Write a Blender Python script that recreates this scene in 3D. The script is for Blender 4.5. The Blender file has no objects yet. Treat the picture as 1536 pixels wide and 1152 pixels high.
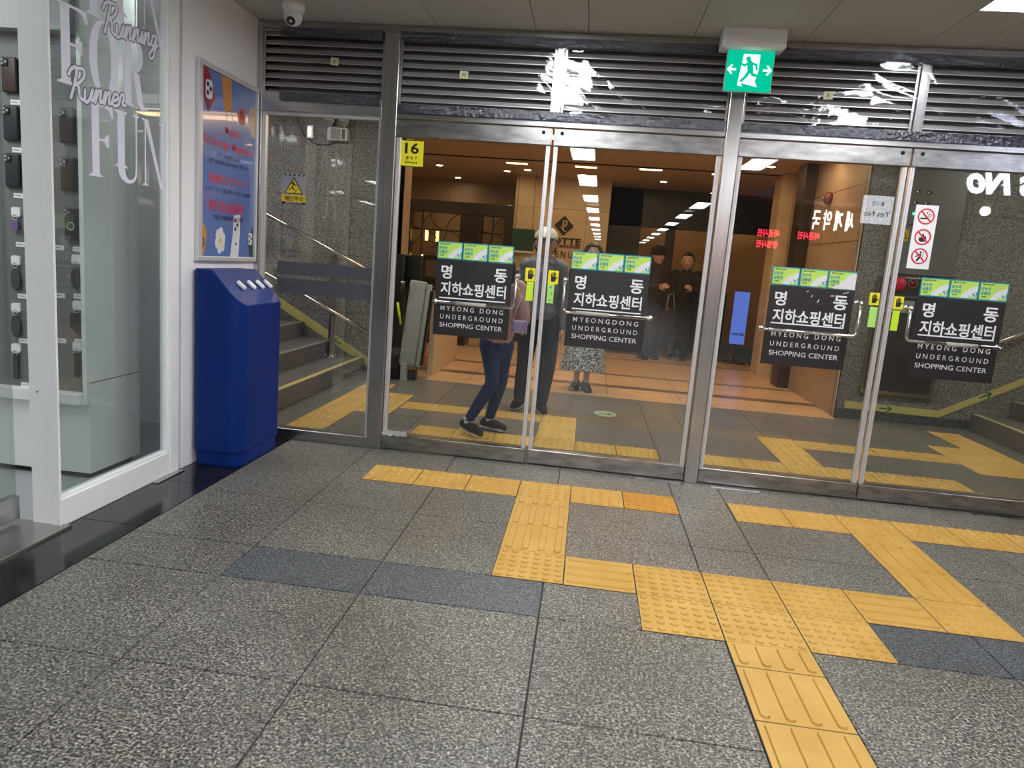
import bpy, bmesh, math, random
from mathutils import Vector, Matrix, noise
random.seed(7)
S = bpy.context.scene
COL = S.collection
PI = math.pi
V = Vector

# ------------------------------------------------------------------ materials
def newmat(name):
    m = bpy.data.materials.new(name); m.use_nodes = True
    nt = m.node_tree; b = nt.nodes['Principled BSDF']
    return m, nt, b
def srgb(r, g, b):
    f = lambda c: (c/255/12.92) if c/255 <= .04045 else ((c/255+.055)/1.055)**2.4
    return (f(r), f(g), f(b), 1)
def pm(name, col, rough=.5, metal=0., spec=.5, coat=0., emit=None, es=1., bump=0., bscale=200, sheen=0):
    m, nt, b = newmat(name)
    b.inputs['Base Color'].default_value = col
    b.inputs['Roughness'].default_value = rough
    b.inputs['Metallic'].default_value = metal
    b.inputs['Specular IOR Level'].default_value = spec
    b.inputs['Coat Weight'].default_value = coat
    b.inputs['Sheen Weight'].default_value = sheen
    if emit:
        b.inputs['Emission Color'].default_value = emit
        b.inputs['Emission Strength'].default_value = es
    if bump:
        n = nt.nodes.new('ShaderNodeTexNoise'); n.inputs['Scale'].default_value = bscale
        g = nt.nodes.new('ShaderNodeTexCoord'); nt.links.new(g.outputs['Object'], n.inputs['Vector'])
        bp = nt.nodes.new('ShaderNodeBump'); bp.inputs['Strength'].default_value = bump; bp.inputs['Distance'].default_value = .002
        nt.links.new(n.outputs['Fac'], bp.inputs['Height']); nt.links.new(bp.outputs['Normal'], b.inputs['Normal'])
    return m
def speckle(name, c1, c2, c3, scale=190, rough=.4, big=None, bumpst=.15, tint=.5):
    """granite: three tones of grain, a slow tint per region"""
    m, nt, b = newmat(name); L = nt.links.new
    tc = nt.nodes.new('ShaderNodeTexCoord')
    n1 = nt.nodes.new('ShaderNodeTexNoise'); n1.inputs['Scale'].default_value = scale; n1.inputs['Detail'].default_value = 3
    n2 = nt.nodes.new('ShaderNodeTexVoronoi'); n2.inputs['Scale'].default_value = scale*.9
    n3 = nt.nodes.new('ShaderNodeTexNoise'); n3.inputs['Scale'].default_value = 1.7; n3.inputs['Detail'].default_value = 4
    for n in (n1, n2, n3): L(tc.outputs['Object'], n.inputs['Vector'])
    r = nt.nodes.new('ShaderNodeValToRGB'); r.color_ramp.interpolation = 'LINEAR'
    r.color_ramp.elements[0].position = .36; r.color_ramp.elements[0].color = c1
    r.color_ramp.elements[1].position = .64; r.color_ramp.elements[1].color = c3
    e = r.color_ramp.elements.new(.5); e.color = c2
    L(n1.outputs['Fac'], r.inputs['Fac'])
    sep = nt.nodes.new('ShaderNodeSeparateColor'); L(n2.outputs['Color'], sep.inputs['Color'])
    mx = nt.nodes.new('ShaderNodeMix'); mx.data_type = 'RGBA'; mx.blend_type = 'MULTIPLY'
    mx.inputs['Factor'].default_value = 1
    r2 = nt.nodes.new('ShaderNodeValToRGB'); r2.color_ramp.elements[0].color = (.42, .42, .42, 1); r2.color_ramp.elements[1].color = (1.35, 1.33, 1.3, 1)
    L(sep.outputs['Red'], r2.inputs['Fac'])
    L(r.outputs['Color'], mx.inputs['A']); L(r2.outputs['Color'], mx.inputs['B'])
    mx2 = nt.nodes.new('ShaderNodeMix'); mx2.data_type = 'RGBA'; mx2.blend_type = 'MULTIPLY'; mx2.inputs['Factor'].default_value = tint
    r3 = nt.nodes.new('ShaderNodeValToRGB'); r3.color_ramp.elements[0].color = (.72, .70, .68, 1); r3.color_ramp.elements[1].color = (1.15, 1.15, 1.15, 1)
    r3.color_ramp.elements[0].position = .3; r3.color_ramp.elements[1].position = .7
    L(n3.outputs['Fac'], r3.inputs['Fac'])
    L(mx.outputs['Result'], mx2.inputs['A']); L(r3.outputs['Color'], mx2.inputs['B'])
    L(mx2.outputs['Result'], b.inputs['Base Color'])
    b.inputs['Roughness'].default_value = rough
    if bumpst:
        bp = nt.nodes.new('ShaderNodeBump'); bp.inputs['Strength'].default_value = bumpst; bp.inputs['Distance'].default_value = .001
        L(n1.outputs['Fac'], bp.inputs['Height']); L(bp.outputs['Normal'], b.inputs['Normal'])
    return m
def mottled(name, ca, cb, scale=3, rough=.5, metal=0., stretch=(1, 1, 1), bump=.0, coat=0, detail=5):
    m, nt, b = newmat(name); L = nt.links.new
    tc = nt.nodes.new('ShaderNodeTexCoord'); mp = nt.nodes.new('ShaderNodeMapping'); mp.inputs['Scale'].default_value = stretch
    L(tc.outputs['Object'], mp.inputs['Vector'])
    n = nt.nodes.new('ShaderNodeTexNoise'); n.inputs['Scale'].default_value = scale; n.inputs['Detail'].default_value = detail
    L(mp.outputs['Vector'], n.inputs['Vector'])
    r = nt.nodes.new('ShaderNodeValToRGB'); r.color_ramp.elements[0].position = .3; r.color_ramp.elements[1].position = .7
    r.color_ramp.elements[0].color = ca; r.color_ramp.elements[1].color = cb
    L(n.outputs['Fac'], r.inputs['Fac']); L(r.outputs['Color'], b.inputs['Base Color'])
    b.inputs['Roughness'].default_value = rough; b.inputs['Metallic'].default_value = metal; b.inputs['Coat Weight'].default_value = coat
    if bump:
        bp = nt.nodes.new('ShaderNodeBump'); bp.inputs['Strength'].default_value = bump; bp.inputs['Distance'].default_value = .002
        L(n.outputs['Fac'], bp.inputs['Height']); L(bp.outputs['Normal'], b.inputs['Normal'])
    return m
def glassmat(name, tint=(.9, .93, .92, 1), base=.045, rough=0., bump=0., bscale=20, glosscol=(1, 1, 1, 1), haze=0.):
    """thin glass: Schlick mix of transparent and mirror"""
    m = bpy.data.materials.new(name); m.use_nodes = True; nt = m.node_tree; nt.nodes.clear(); L = nt.links.new
    out = nt.nodes.new('ShaderNodeOutputMaterial'); mix = nt.nodes.new('ShaderNodeMixShader')
    tr = nt.nodes.new('ShaderNodeBsdfTransparent'); tr.inputs['Color'].default_value = tint
    gl = nt.nodes.new('ShaderNodeBsdfGlossy'); gl.inputs['Roughness'].default_value = rough; gl.inputs['Color'].default_value = glosscol
    lw = nt.nodes.new('ShaderNodeLayerWeight'); lw.inputs['Blend'].default_value = .5
    p = nt.nodes.new('ShaderNodeMath'); p.operation = 'POWER'; p.inputs[1].default_value = 5; L(lw.outputs['Facing'], p.inputs[0])
    ma = nt.nodes.new('ShaderNodeMath'); ma.operation = 'MULTIPLY_ADD'; ma.inputs[1].default_value = 1-base; ma.inputs[2].default_value = base
    L(p.outputs[0], ma.inputs[0]); L(ma.outputs[0], mix.inputs['Fac'])
    base_sh = tr
    if haze:
        df = nt.nodes.new('ShaderNodeBsdfDiffuse'); df.inputs['Color'].default_value = (.7, .7, .7, 1)
        mh = nt.nodes.new('ShaderNodeMixShader'); mh.inputs['Fac'].default_value = haze
        L(tr.outputs[0], mh.inputs[1]); L(df.outputs[0], mh.inputs[2]); base_sh = mh
    L(base_sh.outputs[0], mix.inputs[1]); L(gl.outputs[0], mix.inputs[2]); L(mix.outputs[0], out.inputs['Surface'])
    if bump:
        tc = nt.nodes.new('ShaderNodeTexCoord'); n = nt.nodes.new('ShaderNodeTexNoise'); n.inputs['Scale'].default_value = bscale; n.inputs['Detail'].default_value = 3
        L(tc.outputs['Object'], n.inputs['Vector'])
        bp = nt.nodes.new('ShaderNodeBump'); bp.inputs['Strength'].default_value = bump; bp.inputs['Distance'].default_value = .02
        L(n.outputs['Fac'], bp.inputs['Height']); L(bp.outputs['Normal'], gl.inputs['Normal'])
    return m
def emis(name, col, st):
    m = bpy.data.materials.new(name); m.use_nodes = True; nt = m.node_tree; nt.nodes.clear()
    o = nt.nodes.new('ShaderNodeOutputMaterial'); e = nt.nodes.new('ShaderNodeEmission')
    e.inputs['Color'].default_value = col; e.inputs['Strength'].default_value = st
    nt.links.new(e.outputs[0], o.inputs['Surface']); return m

M = {}
M['granite'] = speckle('grey_granite', (.035, .033, .029, 1), (.155, .145, .128, 1), (.385, .362, .325, 1), 120, .40, tint=.8)
M['granite_dark'] = speckle('dark_granite', (.028, .031, .035, 1), (.078, .086, .096, 1), (.22, .23, .24, 1), 140, .40, tint=.3)
M['granite_in'] = speckle('hall_granite', (.085, .085, .085, 1), (.17, .168, .16, 1), (.30, .295, .28, 1), 200, .33)
M['joint'] = pm('joint', (.035, .032, .03, 1), .9)
M['black_granite'] = speckle('black_granite', (.006, .006, .007, 1), (.012, .012, .013, 1), (.03, .03, .032, 1), 260, .12, bumpst=0, tint=.2)
M['wall_granite'] = speckle('wall_granite', (.10, .10, .097, 1), (.25, .245, .235, 1), (.43, .42, .405, 1), 110, .5)
M['step_granite'] = speckle('step_granite', (.08, .078, .075, 1), (.16, .155, .148, 1), (.28, .27, .26, 1), 190, .5)
M['travertine'] = mottled('warm_travertine', (.55, .34, .17, 1), (.70, .47, .27, 1), 2.5, .28, stretch=(1, 3, 1))
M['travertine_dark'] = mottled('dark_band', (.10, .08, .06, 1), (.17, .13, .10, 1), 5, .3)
M['stone_wall'] = mottled('brown_stone_wall', (.30, .20, .13, 1), (.40, .28, .19, 1), 1.6, .35, stretch=(1, 1, 2))
M['cream_stone'] = mottled('cream_stone', (.55, .40, .24, 1), (.66, .51, .33, 1), 1.8, .4, stretch=(1, 1, 3))
M['ceil'] = mottled('ceiling_panel', (.45, .44, .41, 1), (.51, .50, .465, 1), .9, .75)
M['ceil_joint'] = pm('ceiling_joint', (.03, .03, .03, 1), .9)
M['ceil_warm'] = mottled('hall_ceiling', (.50, .36, .24, 1), (.55, .40, .28, 1), .6, .7)
M['white_paint'] = pm('white_painted_panel', (.88, .86, .88, 1), .38, bump=.03, bscale=60)
M['white_frame'] = pm('white_frame', (.90, .90, .90, 1), .35)
M['steel'] = mottled('brushed_steel', (.42, .41, .40, 1), (.54, .53, .52, 1), 4, .27, 1., stretch=(.4, 1, 40), bump=.03)
M['steel_v'] = mottled('brushed_steel_upright', (.44, .43, .42, 1), (.56, .55, .54, 1), 4, .25, 1., stretch=(40, 1, .4), bump=.03)
M['steel_worn'] = mottled('worn_steel', (.24, .235, .23, 1), (.46, .45, .44, 1), 9, .3, 1., stretch=(1, 1, 3), bump=.12)
M['chrome'] = pm('chrome', (.7, .69, .68, 1), .12, 1.)
M['alu'] = pm('pale_aluminium', (.72, .70, .70, 1), .38, .6)
M['louvre'] = mottled('louvre_steel', (.30, .27, .26, 1), (.44, .41, .39, 1), 6, .45, .45, stretch=(.3, 1, 6))
M['dark_gap'] = pm('dark_gap', (.012, .012, .013, 1), .9)
M['navy_strip'] = pm('navy_strip', (.018, .022, .045, 1), .25, bump=.6, bscale=60)
M['glass'] = glassmat('door_glass', (.86, .88, .87, 1), .05)
M['glass_shop'] = glassmat('shop_glass', (.80, .84, .83, 1), .045, haze=.03)
M['film'] = glassmat('clear_film', (.93, .93, .95, 1), .032, rough=.05, bump=.16, bscale=6, haze=.02)
M['film_wrinkled'] = glassmat('wrinkled_film', (.55, .56, .66, 1), .13, rough=.035, bump=.7, bscale=60)
M['tact'] = mottled('yellow_tactile', (.52, .29, .052, 1), (.61, .36, .082, 1), 6, .42, bump=.1)
M['tact_deep'] = mottled('orange_tactile', (.50, .22, .02, 1), (.58, .28, .035, 1), 6, .5)
M['tact_in'] = mottled('inner_tactile', (.58, .38, .10, 1), (.68, .46, .15, 1), 6, .45)
M['blue'] = pm('blue_plastic', (.0005, .021, .165, 1), .48, spec=.22)
M['blue_top'] = pm('blue_plastic_top', (.004, .032, .20, 1), .38)
M['white'] = pm('white_plastic', (.82, .82, .82, 1), .35)
M['white_vinyl'] = pm('white_vinyl', (.80, .79, .92, 1), .5)
M['board'] = pm('black_board', (.024, .021, .021, 1), .35)
M['letter'] = pm('white_letter', (.80, .80, .80, 1), .5)
M['black'] = pm('black_plastic', (.008, .008, .008, 1), .4)
M['yellow'] = pm('sign_yellow', (.78, .70, .015, 1), .4)
M['warn_yellow'] = pm('warning_yellow', (.80, .58, .03, 1), .4)
M['lime'] = pm('lime_sticker', (.55, .80, .02, 1), .5)
M['lime_pale'] = pm('pale_lime_sticker', (.42, .78, .16, 1), .5)
M['teal'] = pm('teal', (.0, .26, .36, 1), .45)
M['vlime'] = pm('voucher_lime', (.50, .72, .12, 1), .45)
M['cyan'] = pm('voucher_blue', (.02, .22, .62, 1), .45)
M['grey'] = pm('mid_grey', (.35, .36, .37, 1), .5)
M['silver'] = pm('silver_frame', (.66, .66, .68, 1), .3, .3)
M['poster'] = pm('poster_blue', (.125, .20, .47, 1), .16, coat=.5)
M['red'] = pm('red_ink', (.55, .02, .04, 1), .5)
M['darkblue_ink'] = pm('dark_blue_ink', (.01, .015, .09, 1), .5)
M['signred'] = pm('sign_red', (.65, .015, .04, 1), .4)
M['step_edge'] = pm('step_edge', (.30, .30, .28, 1), .5)
M['stripY'] = pm('pale_yellow_strip', (.62, .55, .20, 1), .45)
M['arrow'] = pm('green_arrow', (.0, .13, .08, 1), .5)
M['post_it'] = pm('pale_note', (.62, .62, .36, 1), .7)
M['band'] = pm('grey_film_band', (.075, .075, .092, 1), .5)
M['wood_dark'] = mottled('dark_wood', (.02, .014, .010, 1), (.045, .03, .02, 1), 8, .35, stretch=(6, 6, 1))
M['iron'] = pm('wrought_iron', (.01, .009, .008, 1), .5)
M['lift_grey'] = pm('lift_grey', (.36, .38, .375, 1), .45)
M['green_dark'] = pm('dark_green_board', (.01, .06, .05, 1), .5)
M['skin'] = pm('skin', (.52, .31, .22, 1), .55)
M['hair'] = pm('black_hair', (.012, .010, .010, 1), .45)
M['eye'] = pm('dark_eye', (.01, .01, .01, 1), .3)
M['lips'] = pm('lips', (.40, .14, .12, 1), .5)
M['denim'] = mottled('blue_denim', (.008, .024, .10, 1), (.018, .05, .18, 1), 30, .8)
M['navycloth'] = mottled('navy_trousers', (.012, .018, .035, 1), (.022, .035, .06, 1), 12, .85)
M['pink'] = mottled('dusty_pink_quilt', (.48, .27, .25, 1), (.58, .35, .32, 1), 8, .55)
M['puffer'] = mottled('grey_puffer', (.13, .14, .17, 1), (.19, .20, .235, 1), 8, .45)
M['lilac'] = pm('lilac_quilt', (.60, .46, .80, 1), .45)
M['shoe'] = pm('dark_shoe', (.015, .016, .024, 1), .7)
M['sole'] = pm('pale_sole', (.60, .60, .55, 1), .6)
M['darkcoat'] = pm('dark_coat', (.028, .016, .014, 1), .8)
M['darkcoat2'] = pm('black_coat', (.010, .009, .011, 1), .8)
M['cap'] = pm('pale_cap', (.62, .56, .46, 1), .8)
m, nt, b = newmat('print_skirt')
tc = nt.nodes.new('ShaderNodeTexCoord'); vo = nt.nodes.new('ShaderNodeTexNoise'); vo.inputs['Scale'].default_value = 70; vo.inputs['Detail'].default_value = 1
rp = nt.nodes.new('ShaderNodeValToRGB'); rp.color_ramp.interpolation = 'CONSTANT'
rp.color_ramp.elements[0].color = (.03, .05, .06, 1); rp.color_ramp.elements[1].position = .52; rp.color_ramp.elements[1].color = (.55, .56, .52, 1)
nt.links.new(tc.outputs['Object'], vo.inputs['Vector']); nt.links.new(vo.outputs['Fac'], rp.inputs['Fac']); nt.links.new(rp.outputs['Color'], b.inputs['Base Color'])
M['print'] = m
M['light'] = emis('ceiling_light_diffuser', (.93, .97, 1, 1), 17)
M['light_in'] = emis('hall_fill_diffuser', (1, .94, .85, 1), 14)
M['warm'] = emis('warm_downlight', (1, .60, .22, 1), 14)
M['warmwide'] = emis('warm_fill_light', (1, .64, .33, 1), 9)
M['warmspot'] = emis('warm_spot', (1, .72, .42, 1), 75)
M['lamp'] = emis('yellow_lamp', (1, .55, .10, 1), 5)
M['exitg'] = emis('exit_green', (.0, .60, .34, 1), .5)
M['exitw'] = emis('exit_white', (.75, 1, .88, 1), .7)
M['neon'] = emis('neon_white', (.75, .82, 1, 1), 14)
M['shop_gap'] = emis('shop_gap_fill', (.95, 1, .98, 1), 7)
M['cut_edge'] = pm('cut_edge_grey', (.10, .105, .10, 1), .4)
M['redled'] = emis('red_led', (1, .02, .05, 1), 14)
M['signlit'] = emis('lit_white', (.9, .9, 1, 1), 3.2)
M['pharm'] = emis('pharmacy_white', (1, .98, .95, 1), 7)
M['blueposter'] = emis('backlit_blue', (.16, .26, .9, 1), .45)

# ------------------------------------------------------------------ mesh builder
class MB:
    def __init__(s): s.v = []; s.f = []; s.mi = []; s.sm = []; s.mats = []
    def m(s, mat):
        mat = M[mat] if isinstance(mat, str) else mat
        if mat not in s.mats: s.mats.append(mat)
        return s.mats.index(mat)
    def add(s, vs, fs, mat, smooth=False, T=None):
        o = len(s.v); mi = s.m(mat)
        for p in vs:
            p = V(p)
            s.v.append(tuple(T @ p) if T is not None else tuple(p))
        for f in fs: s.f.append([i+o for i in f]); s.mi.append(mi); s.sm.append(smooth)
    def box(s, x0, x1, y0, y1, z0, z1, mat, bev=0, seg=2, T=None):
        bm = bmesh.new(); bmesh.ops.create_cube(bm, size=1)
        for v in bm.verts: v.co = V(((x0+x1)/2+v.co.x*(x1-x0), (y0+y1)/2+v.co.y*(y1-y0), (z0+z1)/2+v.co.z*(z1-z0)))
        if bev: bmesh.ops.bevel(bm, geom=bm.edges[:], offset=bev, segments=seg, affect='EDGES', profile=.5)
        s.bm(bm, mat, bool(bev) and seg > 2, T)
    def bm(s, bm, mat, smooth=False, T=None):
        bm.verts.index_update()
        s.add([v.co.copy() for v in bm.verts], [[v.index for v in f.verts] for f in bm.faces], mat, smooth, T); bm.free()
    def tube(s, path, r, mat, n=12, caps=True, smooth=True, sq=1.):
        """loft of circles along a path; r number or list"""
        P = [V(p) for p in path]; k = len(P); rr = r if isinstance(r, (list, tuple)) else [r]*k
        tan = [(P[min(i+1, k-1)]-P[max(i-1, 0)]).normalized() for i in range(k)]
        up = V((0, 0, 1)) if abs(tan[0].z) < .9 else V((0, 1, 0))
        a = tan[0].cross(up).normalized(); vs = []; fs = []
        for i in range(k):
            a = (a-tan[i]*a.dot(tan[i])).normalized(); b = tan[i].cross(a)
            for j in range(n):
                t = 2*PI*j/n; vs.append(P[i]+(a*math.cos(t)+b*math.sin(t)*sq)*rr[i])
        for i in range(k-1):
            for j in range(n):
                fs.append([i*n+j, i*n+(j+1) % n, (i+1)*n+(j+1) % n, (i+1)*n+j])
        if caps: fs.append(list(range(n))[::-1]); fs.append([(k-1)*n+j for j in range(n)])
        s.add(vs, fs, mat, smooth)
    def ell(s, c, r, mat, nu=20, nv=12, T=None, f=None):
        vs = [];
        for i in range(nv+1):
            th = PI*i/nv
            for j in range(nu):
                ph = 2*PI*j/nu; p = V((math.sin(th)*math.cos(ph), math.sin(th)*math.sin(ph), math.cos(th)))
                if f: p = f(p)
                vs.append(V((c[0]+p.x*r[0], c[1]+p.y*r[1], c[2]+p.z*r[2])))
        fs = [[i*nu+j, (i+1)*nu+j, (i+1)*nu+(j+1) % nu, i*nu+(j+1) % nu] for i in range(nv) for j in range(nu)]
        s.add(vs, fs, mat, True, T)
    def prism(s, poly, P, t, mat, d0=0.):
        """poly in (u,v); P(u,v,d) -> point, from depth d0 to d0+t"""
        n = len(poly)
        vs = [P(u, v, d0) for u, v in poly]+[P(u, v, d0+t) for u, v in poly]
        fs = [list(range(n)), list(range(2*n-1, n-1, -1))]+[[i, i+n, (i+1) % n+n, (i+1) % n] for i in range(n)]
        s.add(vs, fs, mat)
    def text(s, body, P, u, v, w=None, h=None, mat='letter', bold=0., d0=0., t=.0006, al='C', shear=0, mirror=False):
        """lettering centred on (u,v) (al C) or starting at u (al L), sized to w and/or h"""
        vs, fs, bw, bh, x0, y0 = glyphs(body, bold, shear)
        sx = sy = None
        if w: sx = w/bw
        if h: sy = h/bh
        sx = sx or sy; sy = sy or sx
        ox = u-(bw*sx/2 if al == 'C' else 0); oy = v-bh*sy/2
        o = []
        for (x, y, z) in vs:
            o.append(P(ox+(x-x0)*sx, oy+(y-y0)*sy, d0+(t if z > 0 else 0)))
        s.add(o, fs, mat)
    def build(s, name, parent=None, loc=None, rot=None, vis=True):
        me = bpy.data.meshes.new(name); me.from_pydata(s.v, [], s.f)
        for m_ in s.mats: me.materials.append(m_)
        me.polygons.foreach_set('material_index', s.mi); me.polygons.foreach_set('use_smooth', s.sm)
        me.update(); me.validate()
        bm = bmesh.new(); bm.from_mesh(me); bmesh.ops.recalc_face_normals(bm, faces=bm.faces); bm.to_mesh(me); bm.free()
        o = bpy.data.objects.new(name, me); COL.objects.link(o)
        if parent: 
            o.parent = parent
            # meshes are written in world coordinates; shift them into the frame of their thing
            root = parent
            while root.parent: root = root.parent
            if root.get('_w'): me.transform(Matrix.Translation(-root.location))
        if loc: o.location = loc
        if rot: o.rotation_euler = rot
        return o
_g = {}
def glyphs(body, bold, shear):
    k = (body, bold, shear)
    if k in _g: return _g[k]
    c = bpy.data.curves.new('t', 'FONT'); c.body = body; c.offset = bold; c.extrude = .01; c.shear = shear
    c.resolution_u = 3
    o = bpy.data.objects.new('t', c); COL.objects.link(o)
    dg = bpy.context.evaluated_depsgraph_get(); me = bpy.data.meshes.new_from_object(o.evaluated_get(dg))
    vs = [tuple(v.co) for v in me.vertices]; fs = [list(p.vertices) for p in me.polygons]
    bpy.data.objects.remove(o); bpy.data.curves.remove(c); bpy.data.meshes.remove(me)
    xs = [v[0] for v in vs]; ys = [v[1] for v in vs]
    _g[k] = (vs, fs, max(xs)-min(xs), max(ys)-min(ys), min(xs), min(ys)); return _g[k]

def tag(o, label=None, cat=None, group=None, kind=None):
    if label: o['label'] = label
    if cat: o['category'] = cat
    if group: o['group'] = group
    if kind: o['kind'] = kind
    return o
def thing(name, label, cat, loc=(0, 0, 0), group=None, kind=None):
    o = bpy.data.objects.new(name, None); COL.objects.link(o); o.location = loc; o.empty_display_size = .05
    o['_w'] = 1
    return tag(o, label, cat, group, kind)
def struct(name, mb, parent=None):
    o = mb.build(name, parent)
    if not parent: o['kind'] = 'structure'
    return o
def copytree(o, parent=None, loc=None, label=None, group=None):
    c = o.copy(); COL.objects.link(c)
    if parent: c.parent = parent
    if loc is not None: c.location = loc
    if label: c['label'] = label
    if group: c['group'] = group
    for ch in list(o.children):
        copytree(ch, c)
    return c
# planes: (u,v,d) -> world. d grows towards the viewer side.
def PF(y0): return lambda u, v, d: (u, y0-d, v)            # facing -Y
def PB(y0): return lambda u, v, d: (-u, y0+d, v)           # facing +Y (u runs along -X)
def PX(x0): return lambda u, v, d: (x0+d, u, v)            # facing +X
def PZ(z0): return lambda u, v, d: (u, v, z0+d)
def circ(cx, cy, r, n=28, a0=0, a1=2*PI, r2=None):
    r2 = r2 or r
    return [(cx+r*math.cos(a0+(a1-a0)*i/n), cy+r2*math.sin(a0+(a1-a0)*i/n)) for i in range(n if abs(a1-a0-2*PI) < 1e-6 else n+1)]
def rrect(x0, x1, y0, y1, r, n=5):
    p = []
    for cx, cy, a in ((x1-r, y1-r, 0), (x0+r, y1-r, PI/2), (x0+r, y0+r, PI), (x1-r, y0+r, 1.5*PI)):
        p += [(cx+r*math.cos(a+PI/2*i/n), cy+r*math.sin(a+PI/2*i/n)) for i in range(n+1)]
    return p
def capsule(x0, y0, x1, y1, r, n=8):
    a = math.atan2(y1-y0, x1-x0)
    return [(x1+r*math.cos(a-PI/2+PI*i/n), y1+r*math.sin(a-PI/2+PI*i/n)) for i in range(n+1)] + [(x0+r*math.cos(a+PI/2+PI*i/n), y0+r*math.sin(a+PI/2+PI*i/n)) for i in range(n+1)]
def rect(x0, x1, y0, y1): return [(x0, y0), (x1, y0), (x1, y1), (x0, y1)]
def ring(mb, P, cx, cy, r0, r1, t, mat, d0=0., n=36):
    vs = []; fs = []
    for i in range(n):
        a = 2*PI*i/n; c, s_ = math.cos(a), math.sin(a)
        for r, d in ((r0, d0), (r1, d0), (r1, d0+t), (r0, d0+t)): vs.append(P(cx+r*c, cy+r*s_, d))
    for i in range(n):
        j = (i+1) % n
        for k in range(4): fs.append([i*4+k, i*4+(k+1) % 4, j*4+(k+1) % 4, j*4+k])
    mb.add(vs, fs, mat)

# ------------------------------------------------------------------ key dimensions
W = -.99          # plane of the shop wall
AJAR = math.radians(-.5)
F = .36           # front of the door frames
ZC = 2.65         # ceiling
YB = 3.3          # back wall of the entrance hall
YE = -34          # far end of the concourse behind the viewer

# ------------------------------------------------------------------ floors
def slab_floor(name, xs, ys, mats, z=0., gap=.0024, T=.02):
    mb = MB()
    mb.box(xs[0], xs[-1], ys[0], ys[-1], z-T-.01, z-.004, 'joint')
    for i in range(len(xs)-1):
        for j in range(len(ys)-1):
            mt = mats(i, j, (xs[i]+xs[i+1])/2, (ys[j]+ys[j+1])/2)
            if mt is None: continue
            x0, x1, y0, y1 = xs[i]+gap, xs[i+1]-gap, ys[j]+gap, ys[j+1]-gap
            e = .0015
            mb.add([(x0, y0, z-.004), (x1, y0, z-.004), (x1, y1, z-.004), (x0, y1, z-.004), (x0+e, y0+e, z), (x1-e, y0+e, z), (x1-e, y1-e, z), (x0+e, y1-e, z)],
                   [[4, 5, 6, 7], [0, 1, 5, 4], [1, 2, 6, 5], [2, 3, 7, 6], [3, 0, 4, 7]], mt)
    return mb
xs = [-.70, -.135, .43, 1.12, 1.80, 2.10, 2.785, 3.385, 3.985, 4.6, 5.2, 5.8, 6.4, 7.0, 7.6]
ys = [.36, -.145, -.745, -1.345, -1.65, -2.255, -2.86]
while ys[-1] > -12: ys.append(ys[-1]-.61)
ys = ys[::-1]
def outmat(i, j, x, y):
    if -1.65 < y < -1.34: return 'granite_dark' if (-.135 < x < 1.12 or x > 2.3) else 'granite'
    return 'granite'
mb = slab_floor('floor', xs, ys, outmat)
mb.box(-9, 7.6, YE, ys[0], -.03, 0, 'granite')
mb.box(-9, -.99, ys[0]-.0, ys[0]+.01, -.03, 0, 'granite')
struct('floor', mb)
# black polished border along the shop
mb = slab_floor('b', [-1.16, -.70], [ys[0], -6.0, -4.5, -3.1, -1.29, -.68, .36], lambda *a: 'black_granite', gap=.001)
struct('trim_1', mb)
# entrance-hall floor beyond the doors
xs2 = [-1.13+.0, -.66, -.05, .43, 1.12, 1.80, 2.10, 2.785, 3.385, 3.985, 4.5, 5.05]
ys2 = [.36, .72, 1.38, 1.67, 2.27, 2.9, 3.16]
mb = slab_floor('f', xs2, ys2, lambda *a: 'granite_in')
mb.box(-1.13, -.42, 3.16, 3.32, -.03, 0, 'granite_in'); mb.box(3.74, 5.05, 3.16, 3.3, -.03, 0, 'granite_in')
struct('floor_hall', mb)
# warm stone floor of the far passage with two dark bands
xs3 = [-4.5+.75*i for i in range(12)]; xs3[-1] = 3.76
mb = MB(); mb.box(-.42, 3.76, 3.16, 3.32, -.03, 0, 'travertine')
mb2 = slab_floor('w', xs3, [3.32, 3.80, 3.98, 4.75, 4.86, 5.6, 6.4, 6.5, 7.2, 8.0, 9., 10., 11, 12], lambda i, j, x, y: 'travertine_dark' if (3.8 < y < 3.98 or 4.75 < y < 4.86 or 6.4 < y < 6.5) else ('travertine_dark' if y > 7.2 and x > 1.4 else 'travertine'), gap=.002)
mb.v and None
o = len(mb.v)
for f, mi, sm_ in zip(mb2.f, mb2.mi, mb2.sm): mb.f.append([i+o for i in f]); mb.mi.append(mb.m(mb2.mats[mi])); mb.sm.append(sm_)
mb.v += mb2.v
struct('floor_passage', mb)

# ------------------------------------------------------------------ ceilings
mb = MB()
jx = [-8.4, -.99-.06, -.45, .146, .74, 1.05, 1.655, 2.27, 2.91, 3.19, 3.78, 4.4, 5.0, 5.6, 6.2, 6.6, 7.6]
LR = [(.74, 1.05), (2.91, 3.19)]
lights = [(a, b, -.22-3.0*k-1.5, -.22-3.0*k) for (a, b) in LR for k in range(11)]
for i in range(1, len(jx)-1):
    a, b = jx[i]+.002, jx[i+1]-.002
    isl = any(abs(jx[i]-q[0]) < .01 for q in LR)
    if not isl: mb.box(a, b, -12 if True else YE, .45, ZC, ZC+.02, 'ceil')
    else:
        y = .45
        for k in range(4):
            y0 = -.22-3.0*k; mb.box(a, b, y0+.002, y-.002 if k else .45, ZC, ZC+.02, 'ceil'); y = y0-1.5
    
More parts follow.
